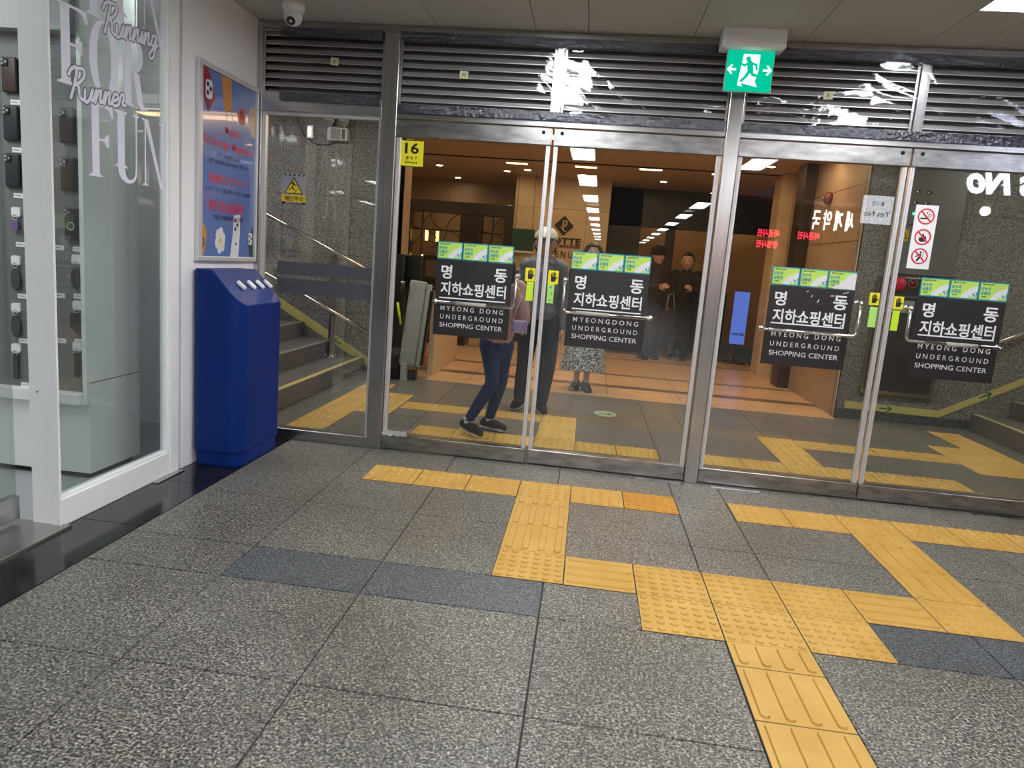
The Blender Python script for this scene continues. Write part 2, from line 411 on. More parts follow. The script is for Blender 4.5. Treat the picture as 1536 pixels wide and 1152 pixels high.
mb.box(-9, jx[1]-.002, -12, -4.8, ZC, ZC+.02, 'ceil')
for (a, b) in [(-9, .74), (1.05, 2.91), (3.19, 7.6)]: mb.box(a, b, YE, -12, ZC, ZC+.02, 'ceil')
for (a, b) in LR:
    y = -12
    for k in range(4, 11):
        y0 = -.22-3.0*k
        mb.box(a, b, y0, y if k > 4 else -12, ZC, ZC+.02, 'ceil') if y0 < y else None
        y = y0-1.5
mb.box(-9, 7.7, YE, .45, ZC+.09, ZC+.12, 'ceil_joint')
struct('ceiling', mb)
mb = MB(); mb.box(-9, 7.6, .45, YB+.0, 2.70, 2.74, 'ceil_warm')
struct('ceiling_hall', mb)
mb = MB(); mb.box(-5.5, 3.8, YB, 6.15, 2.70, 2.74, 'ceil_warm'); mb.box(-5.5, 3.8, 6.25, 12, 2.70, 2.74, 'ceil_warm'); mb.box(-5.5, 3.8, 6.15, 6.25, 2.80, 2.84, 'dark_gap')
mb.box(-5.5, 3.8, 6.13, 6.15, 2.70, 2.82, 'dark_gap'); mb.box(-5.5, 3.8, 6.25, 6.27, 2.70, 2.82, 'dark_gap')
struct('ceiling_passage', mb)

# ceiling lights of the concourse
def ceiling_light(a, b, y0, y1, label, group):
    t = thing('ceiling_light', label, 'ceiling light', ((a+b)/2, (y0+y1)/2, ZC), group)
    mb = MB(); w = .012
    for (p, q, r, s_) in ((a, b, y0, y0+w), (a, b, y1-w, y1), (a, a+w, y0+w, y1-w), (b-w, b, y0+w, y1-w)): mb.box(p+.003, q-.003, r, s_, ZC-.004, ZC+.05, 'white')
    mb.build('frame', t)
    mb = MB(); mb.box(a+w, b-w, y0+w, y1-w, ZC+.012, ZC+.02, 'light'); mb.build('diffuser', t)
    return t
proto = None
for (a, b, y0, y1) in lights:
    near = a > 2.8 and a < 3 and y1 > -.5
    if proto is None or near:
        t = ceiling_light(a, b, y0, y1, 'rectangular white ceiling light at the top right corner over the tiled floor' if near else 'rectangular ceiling light mirrored in the door glass', None if near else 'ceiling lights in rows along the concourse')
        if proto is None: proto = t; pw = b-a
    else:
        t = copytree(proto, loc=((a+b)/2, (y0+y1)/2, ZC))

# ------------------------------------------------------------------ concourse walls behind the viewer
mb = MB(); mb.box(7.6, 7.7, YE, .45, 0, ZC+.1, 'stone_wall'); struct('wall_right', mb)
mb = MB(); mb.box(-9, 7.7, YE-.1, YE, 0, ZC+.1, 'cream_stone'); struct('wall_rear', mb)
mb = MB(); mb.box(-9, -8.9, YE, -4.8, 0, ZC+.1, 'stone_wall'); mb.box(-9, -2.7, -4.8, -4.7, 0, ZC+.1, 'white_paint'); struct('wall_far_left', mb)
# right of the last door: granite wall flush with the front
mb = MB(); mb.box(4.05, 7.7, F+.02, F+.12, 0, ZC+.1, 'wall_granite'); struct('wall_front', mb)

# ------------------------------------------------------------------ shop on the left
mb = MB()
mb.box(W-.11, W, -.475, .455, 0, ZC+.05, 'white_paint', .004, 2)
mb.box(-3.2, W-.0, .40, .455, 0, ZC+.05, 'white_paint')
struct('wall_left', mb)
mb = MB(); mb.box(-3.2, -3.1, -4.7, .4, 0, ZC+.05, 'white_paint'); struct('wall_shop_back', mb)
mb = MB(); mb.box(-3.1, -1.16, -4.7, .4, -.03, -.001, 'grey'); struct('floor_shop', mb)
mb = MB(); mb.box(-3.1, W-.06, -4.7, .4, ZC-.05, ZC-.01, 'white_paint'); struct('ceiling_shop', mb)
t = thing('ceiling_light', 'shop ceiling light behind the lettered window', 'ceiling light', (-2.0, -1.9, ZC-.06))
mb = MB(); mb.box(-2.2, -1.8, -2.6, -1.2, ZC-.075, ZC-.055, 'white', .004); mb.build('frame', t)
mb = MB(); mb.box(-2.17, -1.83, -2.57, -1.23, ZC-.08, ZC-.0755, emis('shop_light', (.95, 1, .98, 1), 9)); mb.build('diffuser', t)
t = thing('ceiling_light', 'small added fill light over the gap beside the display cabinet', 'ceiling light', (-1.19, -.15, ZC-.06))
mb = MB(); mb.box(-1.27, -1.11, -.35, .05, ZC-.075, ZC-.055, 'white', .004); mb.build('frame', t)
mb = MB(); mb.box(-1.26, -1.12, -.34, .04, ZC-.08, ZC-.0755, M['shop_gap']); mb.build('diffuser', t)  # added lamp that brightens the narrow space beside the cabinet
# window frame + glass
win = thing('window_1', 'shop window with white frame and white FUN FOR FUN lettering', 'window', (W, -1., 0)); win['kind'] = 'structure'
mb = MB()
mb.box(-1.125, W-.030, -1.412, -1.385, 0, ZC, 'white_frame', .003)     # return of the post
mb.box(W-.038, W, -1.418, -1.405, 0, ZC, 'white_frame', .003)
mb.box(W-.055, W-.004, -1.408, -.583, 0, .125, 'white_frame', .004)
mb.box(W-.055, W-.012, -1.40, -.60, .12, .137, 'white_frame', .003)
mb.box(W-.06, W, -.583, -.50, 0, ZC, 'white_frame', .004)
mb.box(W-.05, W-.012, -.60, -.575, .13, ZC, 'white_frame', .003)
mb.box(W-.06, W-.02, -.50, -.476, 0, ZC, 'grey')
mb.box(W-.055, W-.006, -1.408, -.583, ZC-.06, ZC, 'white_frame', .004)
mb.tube([(-1.085, -1.411, .60), (-1.085, -1.416, .60)], .006, 'chrome', 10)
mb.build('window_frame', win)
mb = MB(); mb.box(W-.037, W-.029, -1.405, -.583, .12, ZC-.05, 'glass_shop'); mb.build('window_glass', win)
# white window lettering
GP = PX(W-.028)
SK = [0]
def serif(mb, ch, x, z, w, h, P, mat):
    """high-contrast condensed capitals"""
    T = .30*w if ch != 'O' else .3*w; t = .055*w; s = .11*w
    X = lambda u: x+u*w; Z = lambda v: z+v*h
    def pr(pts):
        SK[0] = (SK[0]+1) % 9
        mb.prism([(X(a), Z(b)) for a, b in pts], P, .0008, mat, .0001+.00008*SK[0])
    def stem(a0, a1, b0=0, b1=1., ser=.12):
        pr([(a0, b0), (a1, b0), (a1, b1), (a0, b1)])
        for b, sg in ((b0, 1), (b1, -1)):
            pr([(a0-ser, b), (a1+ser, b), (a1+ser, b+sg*.012), (a1, b+sg*.05), (a0, b+sg*.05), (a0-ser, b+sg*.012)])
    if ch == 'F':
        stem(.16, .42)
        pr([(.42, 1), (.92, 1), (.97, .86), (.90, .84), (.80, .94), (.66, .965), (.42, .97)])
        pr([(.42, .535), (.60, .535), (.70, .60), (.78, .60), (.78, .43), (.70, .43), (.60, .50), (.42, .50)])
    if ch == 'O':
        n = 40; vs = []; fs = []
        for i in range(n):
            a = 2*PI*i/n; c, s_ = math.cos(a), math.sin(a)
            for (ru, rv, d) in ((.5, .515, 0), (.24, .475, 0), (.24, .475, .0008), (.5, .515, .0008)):
                vs.append(P(X(.5+ru*c), Z(.5+rv*s_), d))
        for i in range(n):
            j = (i+1) % n
            for k in range(4): fs.append([i*4+k, i*4+(k+1) % 4, j*4+(k+1) % 4, j*4+k])
        mb.add(vs, fs, mat)
    if ch == 'R':
        stem(.14, .40)
        n = 16; vs = []; fs = []
        for i in range(n+1):
            a = -PI/2+PI*i/n
            for (ru, rv, d) in ((.42, .255, 0), (.20, .225, 0), (.20, .225, .0008), (.42, .255, .0008)):
                vs.append(P(X(.46+ru*math.cos(a)), Z(.745+rv*math.sin(a)), d))
        for i in range(n):
            for k in range(4): fs.append([i*4+k, i*4+(k+1) % 4, (i+1)*4+(k+1) % 4, (i+1)*4+k])
        mb.add(vs, fs, mat)
        pr([(.40, 1), (.47, 1), (.47, .97), (.40, .97)]); pr([(.40, .52), (.47, .52), (.47, .49), (.40, .49)])
        pr([(.50, .50), (.72, .50), (.86, .10), (.98, .04), (1.04, .08), (1.05, .03), (.92, -.02), (.76, .0), (.66, .06)])
    if ch == 'U':
        stem(.12, .38, .2, 1)
        pr([(.12, .21), (.38, .21), (.42, .10), (.50, .05), (.60, .035), (.60, -.015), (.42, -.01), (.24, .04), (.15, .11)])
        pr([(.60, -.015), (.60, .035), (.72, .06), (.80, .12), (.82, .22), (.82, 1), (.875, 1), (.875, .22), (.85, .10), (.76, .02)])
        pr([(.72, 1), (.97, 1), (.97, .988), (.875, .96), (.82, .96), (.72, .988)])
    if ch == 'N':
        pr([(.16, 0), (.205, 0), (.205, 1), (.16, 1)]); pr([(.06, 0), (.31, 0), (.31, .012), (.205, .04), (.16, .04), (.06, .012)])
        pr([(.04, 1), (.30, 1), (.90, .0), (.90, -.03), (.82, -.03), (.16, .96), (.04, .988)])
        pr([(.86, -.02), (.905, -.02), (.905, 1), (.86, 1)]); pr([(.76, 1), (1.0, 1), (1.0, .988), (.905, .96), (.86, .96), (.76, .988)])
mb = MB()
for ch, x, z, w in (('F', -1.345, 1.875, .20), ('O', -1.145, 1.875, .195), ('R', -.935, 1.875, .19)): serif(mb, ch, x, z, w, .315, GP, 'white_vinyl')
for dz in (0, .67):
    for ch, x, w in (('F', -1.165, .18), ('U', -.985, .19), ('N', -.79, .20)): serif(mb, ch, x, 1.525+dz, w, .315, GP, 'white_vinyl')
mb.build('lettering', win)
# brush-script words, drawn as ribbons
def ribbon(mb, pts, r, P, mat, d0, rim=True):
    if rim: ribbon(mb, pts, r+.0045, P, 'cut_edge', d0-.0002, False)
    q = []
    n = len(pts)
    for i in range(n-1):
        p0, p1, p2, p3 = pts[max(i-1, 0)], pts[i], pts[i+1], pts[min(i+2, n-1)]
        for k in range(5):
            t = k/5
            q.append(tuple(.5*((2*p1[j])+(-p0[j]+p2[j])*t+(2*p0[j]-5*p1[j]+4*p2[j]-p3[j])*t*t+(-p0[j]+3*p1[j]-3*p2[j]+p3[j])*t**3) for j in (0, 1)))
    q.append(pts[-1])
    for i in range(len(q)-1): mb.prism(capsule(*q[i], *q[i+1], r, 5), P, .0006, mat, d0+.000004*i)
SC = {'R': ([[(.0, .75), (.08, .95), (.3, 1.0), (.3, .5), (.22, 0)], [(.3, 1.0), (.6, 1.02), (.68, .8), (.5, .55), (.3, .5), (.5, .4), (.6, .1), (.78, 0)]], .8),
      'u': ([[(.0, .35), (.05, .0), (.22, .0), (.34, .4), (.34, .05), (.48, .08)]], .46),
      'n': ([[(.0, .05), (.06, .42), (.07, .0), (.16, .36), (.28, .42), (.3, .05), (.44, .08)]], .44),
      'i': ([[(.0, .08), (.08, .4), (.08, .05), (.2, .08)], [(.13, .58), (.14, .6)]], .2),
      'g': ([[(.3, .38), (.1, .4), (.04, .1), (.2, .05), (.32, .4), (.3, -.3), (.12, -.45), (.0, -.3), (.2, -.08), (.46, .1)]], .44),
      'e': ([[(.0, .15), (.26, .25), (.22, .42), (.06, .38), (.04, .08), (.2, .0), (.38, .1)]], .36),
      'r': ([[(.0, .05), (.08, .44), (.22, .40), (.2, .1), (.36, .08)]], .34)}
def script(mb, word, y, z, h, slope, r, wid=1.):
    x = 0
    for ch in word:
        st, adv = SC[ch]
        for s_ in st:
            pts = [(y+(x+a*wid)*h+.22*b*h, z+b*h+slope*(x+a*wid)*h) for a, b in s_]
            ribbon(mb, pts, r, GP, 'white_vinyl', .0024)
        x += adv*wid
mb = MB()
script(mb, 'Running', -1.075, 2.145, .13, .11, .0072, 1.0)
script(mb, 'Runner', -1.295, 1.822, .125, .095, .0072, 1.08)
mb.build('script_lettering', win)

# sliding door of the shop
d = thing('door_5', 'sliding glass door of the shop', 'door', (-1.2, -2.2, 0)); d['kind'] = 'structure'
mb = MB(); mb.box(-1.21, -1.17, -3.1, -1.43, .03, .135, 'steel', .003); mb.box(-1.21, -1.17, -3.1, -1.43, 2.45, 2.6, 'steel', .003)
mb.build('door_rail', d)
mb = MB(); mb.box(-1.194, -1.186, -3.1, -1.43, .13, 2.45, 'glass_shop'); mb.build('door_glass', d)
mb = MB(); mb.box(-1.3, -.955, -3.2, -1.392, -.02, .012, 'steel', .004); mb.box(W-.02, -.955, -.75, -.5, -.02, .006, 'steel', .002); struct('trim_2', mb)

# cabinet and display panel in the shop
t = thing('display_cabinet', 'pale grey shop display cabinet behind the lettered window', 'cabinet', (-1.9, -.6, 0))
mb = MB(); mb.box(-2.6, -1.30, -.80, -.38, .03, .40, 'white_frame', .004); mb.box(-2.58, -1.33, -.77, -.41, 0, .03, 'black'); mb.build('base', t)
M['panel_grey'] = pm('display_panel', (.16, .165, .17, 1), .6)
mb = MB(); mb.box(-2.6, -1.325, -.78, -.38, .40, 2.595, 'white_frame'); mb.box(-1.325, -1.30, -.82, -.38, .40, 2.595, 'white_frame', .003)
mb.box(-2.6, -1.325, -.79, -.78, .46, 2.2, 'panel_grey'); mb.box(-2.6, -1.325, -.86, -.78, 2.2, 2.595, 'grey'); mb.box(-2.6, -1.325, -.84, -.78, .40, .46, 'white_frame', .004)
mb.box(-1.2995, -1.2985, -.80, -.38, .512, .516, 'black')
mb.build('back_panel', t)
PP = PF(-.79)
def phone_case(x, z, label, mat, ringed=False):
    t = thing('phone_case', label, 'phone case', (x, -.79, z-.08))
    mb = MB(); mb.box(x-.04, x+.04, -.812, -.792, z-.082, z+.082, mat, .009, 3); mb.build('shell', t)
    mb = MB(); mb.box(x-.034, x+.002, -.816, -.811, z+.038, z+.074, 'black', .004, 2)
    for (a, b) in ((-.025, .064), (-.025, .047), (-.008, .056)): mb.tube([(x+a, -.816, z+b), (x+a, -.819, z+b)], .0065, 'grey', 12)
    mb.build('camera_bump', t)
    if ringed:
        mb = MB(); ring(mb, PF(-.812), x, z-.01, .016, .02, .003, 'chrome'); mb.build('finger_ring', t)
M['case_brown'] = pm('brown_leather', (.045, .022, .016, 1), .5); M['case_dark'] = pm('dark_case', (.018, .022, .026, 1), .5)
phone_case(-1.687, 2.00, 'brown phone case hung topmost in the left display column', 'case_brown')
phone_case(-1.687, 1.775, 'dark grey phone case below the brown one', 'case_dark')
phone_case(-1.687, 1.55, 'dark grey phone case lowest of the three at the left edge', 'case_dark')
phone_case(-1.39, 1.78, 'black phone case behind the window lettering, upper one', 'black')
phone_case(-1.39, 1.55, 'black phone case behind the window, under the upper one', 'black')
phone_case(-1.375, 1.31, 'black phone case with a metal finger ring', 'black', True)
def keyring(x, z, label, mat, shape='oval'):
    t = thing('key_holder', label, 'key holder', (x, -.79, z))
    mb = MB(); mb.prism(rrect(x-.024, x+.024, z+.035, z+.083, .012), PF(-.79), .012, 'white'); mb.build('hook_plate', t)
    mb = MB(); ring(mb, PF(-.803), x, z+.035, .012, .015, .003, 'chrome'); mb.build('ring', t)
    mb = MB()
    if shape == 'oval': mb.prism(circ(x, z-.035, .026, 24, r2=.055), PF(-.80), .007, mat)
    elif shape == 'strap': mb.prism(rrect(x-.014, x+.014, z-.10, z+.025, .008), PF(-.80), .006, mat)
    elif shape == 'charm': mb.prism(rrect(x-.02, x+.018, z-.03, z+.02, .01), PF(-.80), .012, mat)
    else: mb.prism([(x-.03, z+.02), (x+.03, z+.02), (x+.034, z-.05), (x, z-.085), (x-.034, z-.05)], PF(-.80), .01, mat)
    mb.build('fob', t)
M['leather_g'] = pm('green_leather', (.05, .065, .06, 1), .6); M['purple'] = pm('purple_charm', (.16, .11, .25, 1), .5)
keyring(-1.682, 1.29, 'small purple charm on a white hook', 'purple', 'charm')
keyring(-1.692, 1.05, 'grey green oval key fob, upper one in the left column', 'leather_g')
keyring(-1.70, .81, 'grey green oval key fob, lower one in the left column', 'leather_g')
keyring(-1.708, .60, 'narrow grey strap fob lowest in the left column', 'leather_g', 'strap')
keyring(-1.36, 1.08, 'dark narrow key fob beside the cabinet edge, upper', 'case_dark')
keyring(-1.36, .85, 'black pointed key pouch beside the cabinet edge', 'black', 'pouch')
keyring(-1.365, .64, 'black tassel strap with brass ring near the cabinet foot', 'black', 'strap')
TG = [(-1.665, 1.875), (-1.665, 1.65), (-1.665, 1.43), (-1.662, 1.19), (-1.662, .93), (-1.665, .70), (-1.66, .47), (-1.46, 1.19), (-1.46, .95), (-1.46, .72), (-1.352, 1.19), (-1.352, .955), (-1.352, .725)]
t0 = None
for (x, z) in TG:
    if t0 is None:
        t0 = thing('price_tag', 'small white price tag under a hung item', 'price tag', (x, -.79, z), 'price tags on the display panel')
        t0x, t0z = x, z
        mb = MB(); mb.box(x-.03, x+.03, -.794, -.790, z-.012, z+.012, 'white'); mb.build('card', t0)
        mb = MB(); mb.text('000', PF(-.7942), x, z, h=.008, mat='grey'); mb = MB(); mb.box(x-.024, x+.01, -.7946, -.794, z-.002, z+.003, 'grey'); mb.build('print', t0)
    else: copytree(t0, loc=(x, -.79, z))
# black skirting at the shop's far wall
mb = MB(); mb.box(-1.6, W-.11, .37, .40, 0, .16, 'black'); struct('baseboard_left', mb)

# poster
t = thing('poster_frame', 'blue advertising poster in a silver frame above the blue bin', 'poster', (W, 0, 1.7))
y0, y1, z0, z1 = -.354, .352, 1.165, 2.236
mb = MB()
for (a, b, c, e) in ((y0, y1, z0, z0+.028), (y0, y1, z1-.028, z1), (y0, y0+.04, z0+.028, z1-.028), (y1-.026, y1, z0+.028, z1-.028)): mb.box(W+.001, W+.026, a, b, c, e, 'silver', .004, 2)
mb.build('frame', t)
mb = MB(); mb.box(W+.001, W+.010, y0+.035, y1-.02, z0+.02, z1-.02, 'poster'); mb.build('print', t)
Q = PX(W+.0102)
def pz(k): return 2.215-k*1.03
mb = MB(); TX = 'letter'
mb.text('MagSafe', Q, .04, pz(.295), h=.052, mat='red', bold=.012)
mb.text('2x Stronger Magnetism', Q, .01, pz(.375), w=.58, h=.062, mat='red', bold=.012)
mb.text('buy magsafe case', Q, .0, pz(.432), w=.27, mat='darkblue_ink', bold=.01)
mb.text('get magsafe accessories 20% off', Q, .01, pz(.472), w=.46, mat='darkblue_ink', bold=.01)
mb.text('2倍磁力マグセーフ', Q, .0, pz(.565), w=.46, h=.062, mat='red', bold=.02)
mb.text('マグセーフケース購入時アクセサリー20%割引', Q, .01, pz(.625), w=.54, h=.026, mat='darkblue_ink', bold=.012)
mb.text('磁性加2倍的磁吸', Q, -.01, pz(.715), w=.42, h=.066, mat='red', bold=.02)
mb.text('手机壳+磁吸配件20%优惠', Q, .0, pz(.775), w=.36, h=.03, mat='darkblue_ink', bold=.012)
mb.build('lettering', t)
mb = MB()
M['p_red'] = pm('print_red', (.28, .02, .04, 1), .4); M['p_or'] = pm('print_orange', (.55, .25, .06, 1), .4); M['p_coral'] = pm('print_coral', (.6, .12, .10, 1), .4)
M['p_cream'] = pm('print_cream', (.58, .45, .32, 1), .4); M['p_white'] = pm('print_white', (.70, .70, .74, 1), .4); M['p_green'] = pm('print_green', (.01, .05, .03, 1), .4)
def poly(pts, mat, d=.0002): mb.prism(pts, Q, .0004, mat, d)
poly([(-.315, 2.215), (-.24, 2.215), (-.16, 2.07), (-.24, 1.98), (-.315, 2.09)], 'p_red'); poly(rrect(-.265, -.195, 2.05, 2.15, .02), 'p_white', .0008)
for a, b in ((-.245, 2.125), (-.215, 2.105), (-.245, 2.08)): poly(circ(a, b, .013), 'black', .0014)
poly([(-.10, 2.215), (.02, 2.215), (.03, 2.03), (-.06, 2.02)], 'p_or')
poly(circ(.15, 2.03, .05), 'p_coral'); poly(circ(.15, 2.04, .028), 'p_red', .0008)
poly([(.325, 2.13), (.325, 1.93), (.29, 1.93), (.23, 2.02), (.25, 2.10)], 'p_cream'); ring(mb, Q, .30, 2.05, .02, .028, .0004, 'p_or', .001)
poly([(-.315, 1.42), (-.24, 1.33), (-.27, 1.20), (-.315, 1.19)], 'p_or'); ring(mb, Q, -.295, 1.27, .018, .026, .0004, 'black', .001)
for i in range(6):
    a = 2*PI*i/6+.3; poly(circ(-.09+.035*math.cos(a), 1.285+.045*math.sin(a), .026, 16, r2=.034), 'p_white', .0002+.00005*i)
poly(circ(-.09, 1.285, .016), 'warn_yellow', .0012)
poly([(.07, 1.44), (.15, 1.45), (.15, 1.33), (.13, 1.19), (.03, 1.19), (.06, 1.33)], 'p_white')
for a, b in ((.09, 1.41), (.115, 1.385), (.09, 1.36)): poly(circ(a, b, .012), 'black', .0008)
poly(circ(.10, 1.27, .009), 'black', .0008)
poly([(.325, 1.39), (.25, 1.30), (.29, 1.19), (.325, 1.19)], 'p_green')
poly(rrect(.262, .312, 1.27, 1.345, .015), 'p_white', .0008)
for a, b in ((.275, 1.325), (.299, 1.31), (.275, 1.292)): poly(circ(a, b, .009), 'black', .0014)
ring(mb, Q, .0, 2.0, .034, .036, .0004, 'darkblue_ink', .0002)
mb.build('pictures', t)

# blue bin
t = thing('recycling_bin', 'tall blue plastic collection bin with sloped top and four white knobs', 'bin', (-.84, -.11, 0))
def footprint(x0, x1, y0, y1, rf, rb, n=8):
    p = []
    for cx, cy, r, a in ((x1-rf, y1-.03, .03, 0), (x0+.02, y1-.02, .02, PI/2), (x0+rb, y0+rb, rb, PI), (x1-rf, y0+rf, rf, 1.5*PI)):
        if r == .03: cx = x1-.03
        p += [(cx+r*math.cos(a+PI/2*i/n), cy+r*math.sin(a+PI/2*i/n)) for i in range(n+1)]
    return p
fp0 = footprint(-.985, -.695, -.385, .15, .085, .05); fp = []
XS = -.84+(-.868+.84)/.985
for i in range(len(fp0)):
    a, b_ = fp0[i], fp0[(i+1) % len(fp0)]; fp.append(a)
    if (a[0]-XS)*(b_[0]-XS) < 0: k = (XS-a[0])/(b_[0]-a[0]); fp.append((XS, a[1]+k*(b_[1]-a[1])))
n = len(fp)
def topz(x): return 1.125 if x < -.868 else 1.125-(x+.868)*1.09
mb = MB(); vs = []; fs = []
ZL = [.085, .11, .5, .85]
sc = lambda p, k: ((p[0]+.84)*k-.84, (p[1]+.117)*k-.117)
for z, k in ((.085, .985), (.095, 1.), (.5, 1.), (.85, 1.)):
    for p in fp: q = sc(p, k); vs.append((q[0], q[1], z))
for p in fp: q = sc(p, .985); vs.append((p[0], p[1], topz(q[0])-.008))
for p in fp: q = sc(p, .985); vs.append((q[0], q[1], topz(q[0])))
R = 6
for i in range(R-1):
    for j in range(n): fs.append([i*n+j, i*n+(j+1) % n, (i+1)*n+(j+1) % n, (i+1)*n+j])
mb.add(vs, fs, 'blue', False)
mb.build('body', t)
# top surface split at the slope line
mb = MB(); q = [sc(p, .985) for p in fp]
ya, yb = min(p[1] for p in q), max(p[1] for p in q)
def clip(poly, c, keep):
    out = []
    for i in range(len(poly)):
        a, b = poly[i], poly[(i+1) % len(poly)]
        ia, ib = keep*(a[0]-c) >= 0, keep*(b[0]-c) >= 0
        if ia: out.append(a)
        if ia != ib:
            k = (c-a[0])/(b[0]-a[0]); out.append((c, a[1]+k*(b[1]-a[1])))
    return out
lo = clip(q, -.868, -1); hi = clip(q, -.868, 1)
for pl in (lo, hi): mb.add([(p[0], p[1], topz(p[0])) for p in pl], [list(range(len(pl)))], 'blue_top')
mb.build('sloped_lid', t)
mb = MB(); vs = []; fs = []
for z, k in ((0.0, .93), (.012, .95), (.085, .95)):
    for p in fp: a = sc(p, k); vs.append((a[0], a[1], z))
for i in range(2):
    for j in range(n): fs.append([i*n+j, i*n+(j+1) % n, (i+1)*n+(j+1) % n, (i+1)*n+j])
fs += [list(range(n)), [2*n+j for j in range(n)]]; mb.add(vs, fs, 'blue'); mb.build('plinth', t)
sl = math.atan(1.09)
for yk in (-.225, -.10, .01, .12):
    mb = MB(); x = -.785; Tm = Matrix.Translation((x, yk, topz(x))) @ Matrix.Rotation(sl, 4, 'Y') @ Matrix.Rotation(math.radians(25), 4, 'Z')
    mb.box(-.032, .032, -.016, .016, 0, .022, 'white', .009, 4, Tm); mb.build('knob', t)
    
# security camera under the ceiling
t = thing('security_camera', 'white dome security camera under the ceiling above the poster', 'camera', (-.63, .055, ZC))
mb = MB(); mb.tube([(-.63, .055, ZC), (-.63, .055, ZC-.02), (-.63, .055, ZC-.05)], [.066, .066, .056], 'white', 24); mb.build('mount', t)
mb = MB(); mb.ell((-.63, .05, ZC-.072), (.053, .053, .053), 'white', 24, 16); mb.build('dome', t)
dr = V((.1, -.75, -.65)).normalized(); c0 = V((-.63, .05, ZC-.072))
mb = MB(); mb.tube([c0+dr*.03, c0+dr*.054], [.034, .03], 'white', 20); mb.tube([c0+dr*.052, c0+dr*.057], [.026, .024], 'black', 20); mb.tube([c0+dr*.056, c0+dr*.060], [.011, .009], 'chrome', 14)
mb.build('lens', t)

# ------------------------------------------------------------------ door front: frame
D = .09
mb = MB()
mb.box(-.99, 4.05, F, F+D, 2.605, ZC, 'steel', .003)
mb.box(-.99, -.955, F, F+D, 0, 2.605, 'steel_v', .003)
mb.box(-.955, -.178, F, F+D, 2.115, 2.215, 'steel', .003)
mb.box(-.955, -.15, F, F+D, .0, .07, 'steel', .003)
struct('trim_3', mb)
mb = MB(); mb.box(-.175, -.078, F-.012, F+D, 0, 2.605, 'steel_v', .004); struct('trim_4', mb)
mb = MB(); mb.box(1.902, 1.985, F-.012, F+D, 0, 2.605, 'steel_v', .004); struct('trim_5', mb)
mb = MB(); mb.box(3.96, 4.05, F-.012, F+D, 0, 2.605, 'steel_v', .004); struct('trim_6', mb)
mb = MB()
mb.box(-.078, 1.902, F, F+D, 2.108, 2.165, 'steel', .003); mb.box(1.985, 3.96, F, F+D, 2.108, 2.165, 'steel', .003)
mb.box(.878, .922, F+.0, F+D, 2.165, 2.605, 'steel_v', .003); mb.box(2.93, 2.972, F+.0, F+D, 2.165, 2.605, 'steel_v', .003)
struct('trim_7', mb)
# fixed pane with grey film bands
win = thing('window_2', 'fixed glass pane left of the doors with two grey bands', 'window', (-.55, F, 0)); win['kind'] = 'structure'
mb = MB(); mb.box(-.955, -.178, F+.035, F+.045, .07, 2.115, 'glass'); mb.build('window_glass', win)
mb = MB(); mb.box(-.84, -.20, F+.0335, F+.0348, 1.10, 1.182, 'band'); mb.box(-.84, -.20, F+.0335, F+.0348, .975, 1.075, 'band'); mb.build('film_band', win)
mb = MB(); mb.box(-.955, -.935, F+.02, F+.06, .07, 2.115, 'alu'); mb.box(-.198, -.178, F+.02, F+.06, .07, 2.115, 'alu'); mb.box(-.935, -.198, F+.02, F+.06, 2.095, 2.115, 'alu'); mb.build('window_frame', win)

# louvres
def louvre(x0, x1, z0, z1, label):
    t = thing('ventilation_louvre', label, 'louvre', ((x0+x1)/2, F+.05, z0))
    mb = MB(); mb.box(x0, x1, F+.085, F+.09, z0, z1, 'dark_gap'); mb.build('backing', t)
    mb = MB(); z = z0+.004; pitch = .0495; P = lambda u, v, d: (d, u, v)
    while z < z1-.02:
        zt = min(z+.036, z1)
        mb.add([(x0+.01, F+.028, z), (x1-.01, F+.028, z), (x1-.01, F+.078, zt), (x0+.01, F+.078, zt), (x0+.01, F+.028, z+.006), (x1-.01, F+.028, z+.006), (x1-.01, F+.078, zt+.006), (x0+.01, F+.078, zt+.006),
                (x0+.01, F+.022, z-.004), (x1-.01, F+.022, z-.004), (x0+.01, F+.031, z+.021), (x1-.01, F+.031, z+.021)],
               [[0, 1, 2, 3], [4, 5, 6, 7], [2, 3, 7, 6], [0, 3, 7, 4], [1, 2, 6, 5], [8, 9, 11, 10], [8, 9, 1, 0], [10, 11, 5, 4]], 'louvre'); mb.box(x0+.012, x1-.012, F+.0195, F+.023, z-.005, z-.001, 'alu'); z += pitch
    mb.build('blades', t)
    mb = MB(); w = .014
    for (a, b, c, e) in ((x0, x1, z0, z0+w), (x0, x1, z1-w, z1), (x0, x0+w, z0+w, z1-w), (x1-w, x1, z0+w, z1-w)): mb.box(a, b, F+.015, F+.084, c, e, 'steel')
    mb.build('frame', t)
louvre(-.955, -.178, 2.217, 2.603, 'steel ventilation louvre above the fixed pane, under the security camera')
louvre(-.076, .876, 2.167, 2.603, 'steel louvre above the first door, left half behind film with a note')
louvre(.924, 1.900, 2.167, 2.603, 'steel louvre above the second door, left of the exit sign')
louvre(1.987, 2.928, 2.167, 2.603, 'steel louvre right of the exit sign behind streaky film')
louvre(2.974, 3.958, 2.167, 2.603, 'steel louvre at the right end above the last door')
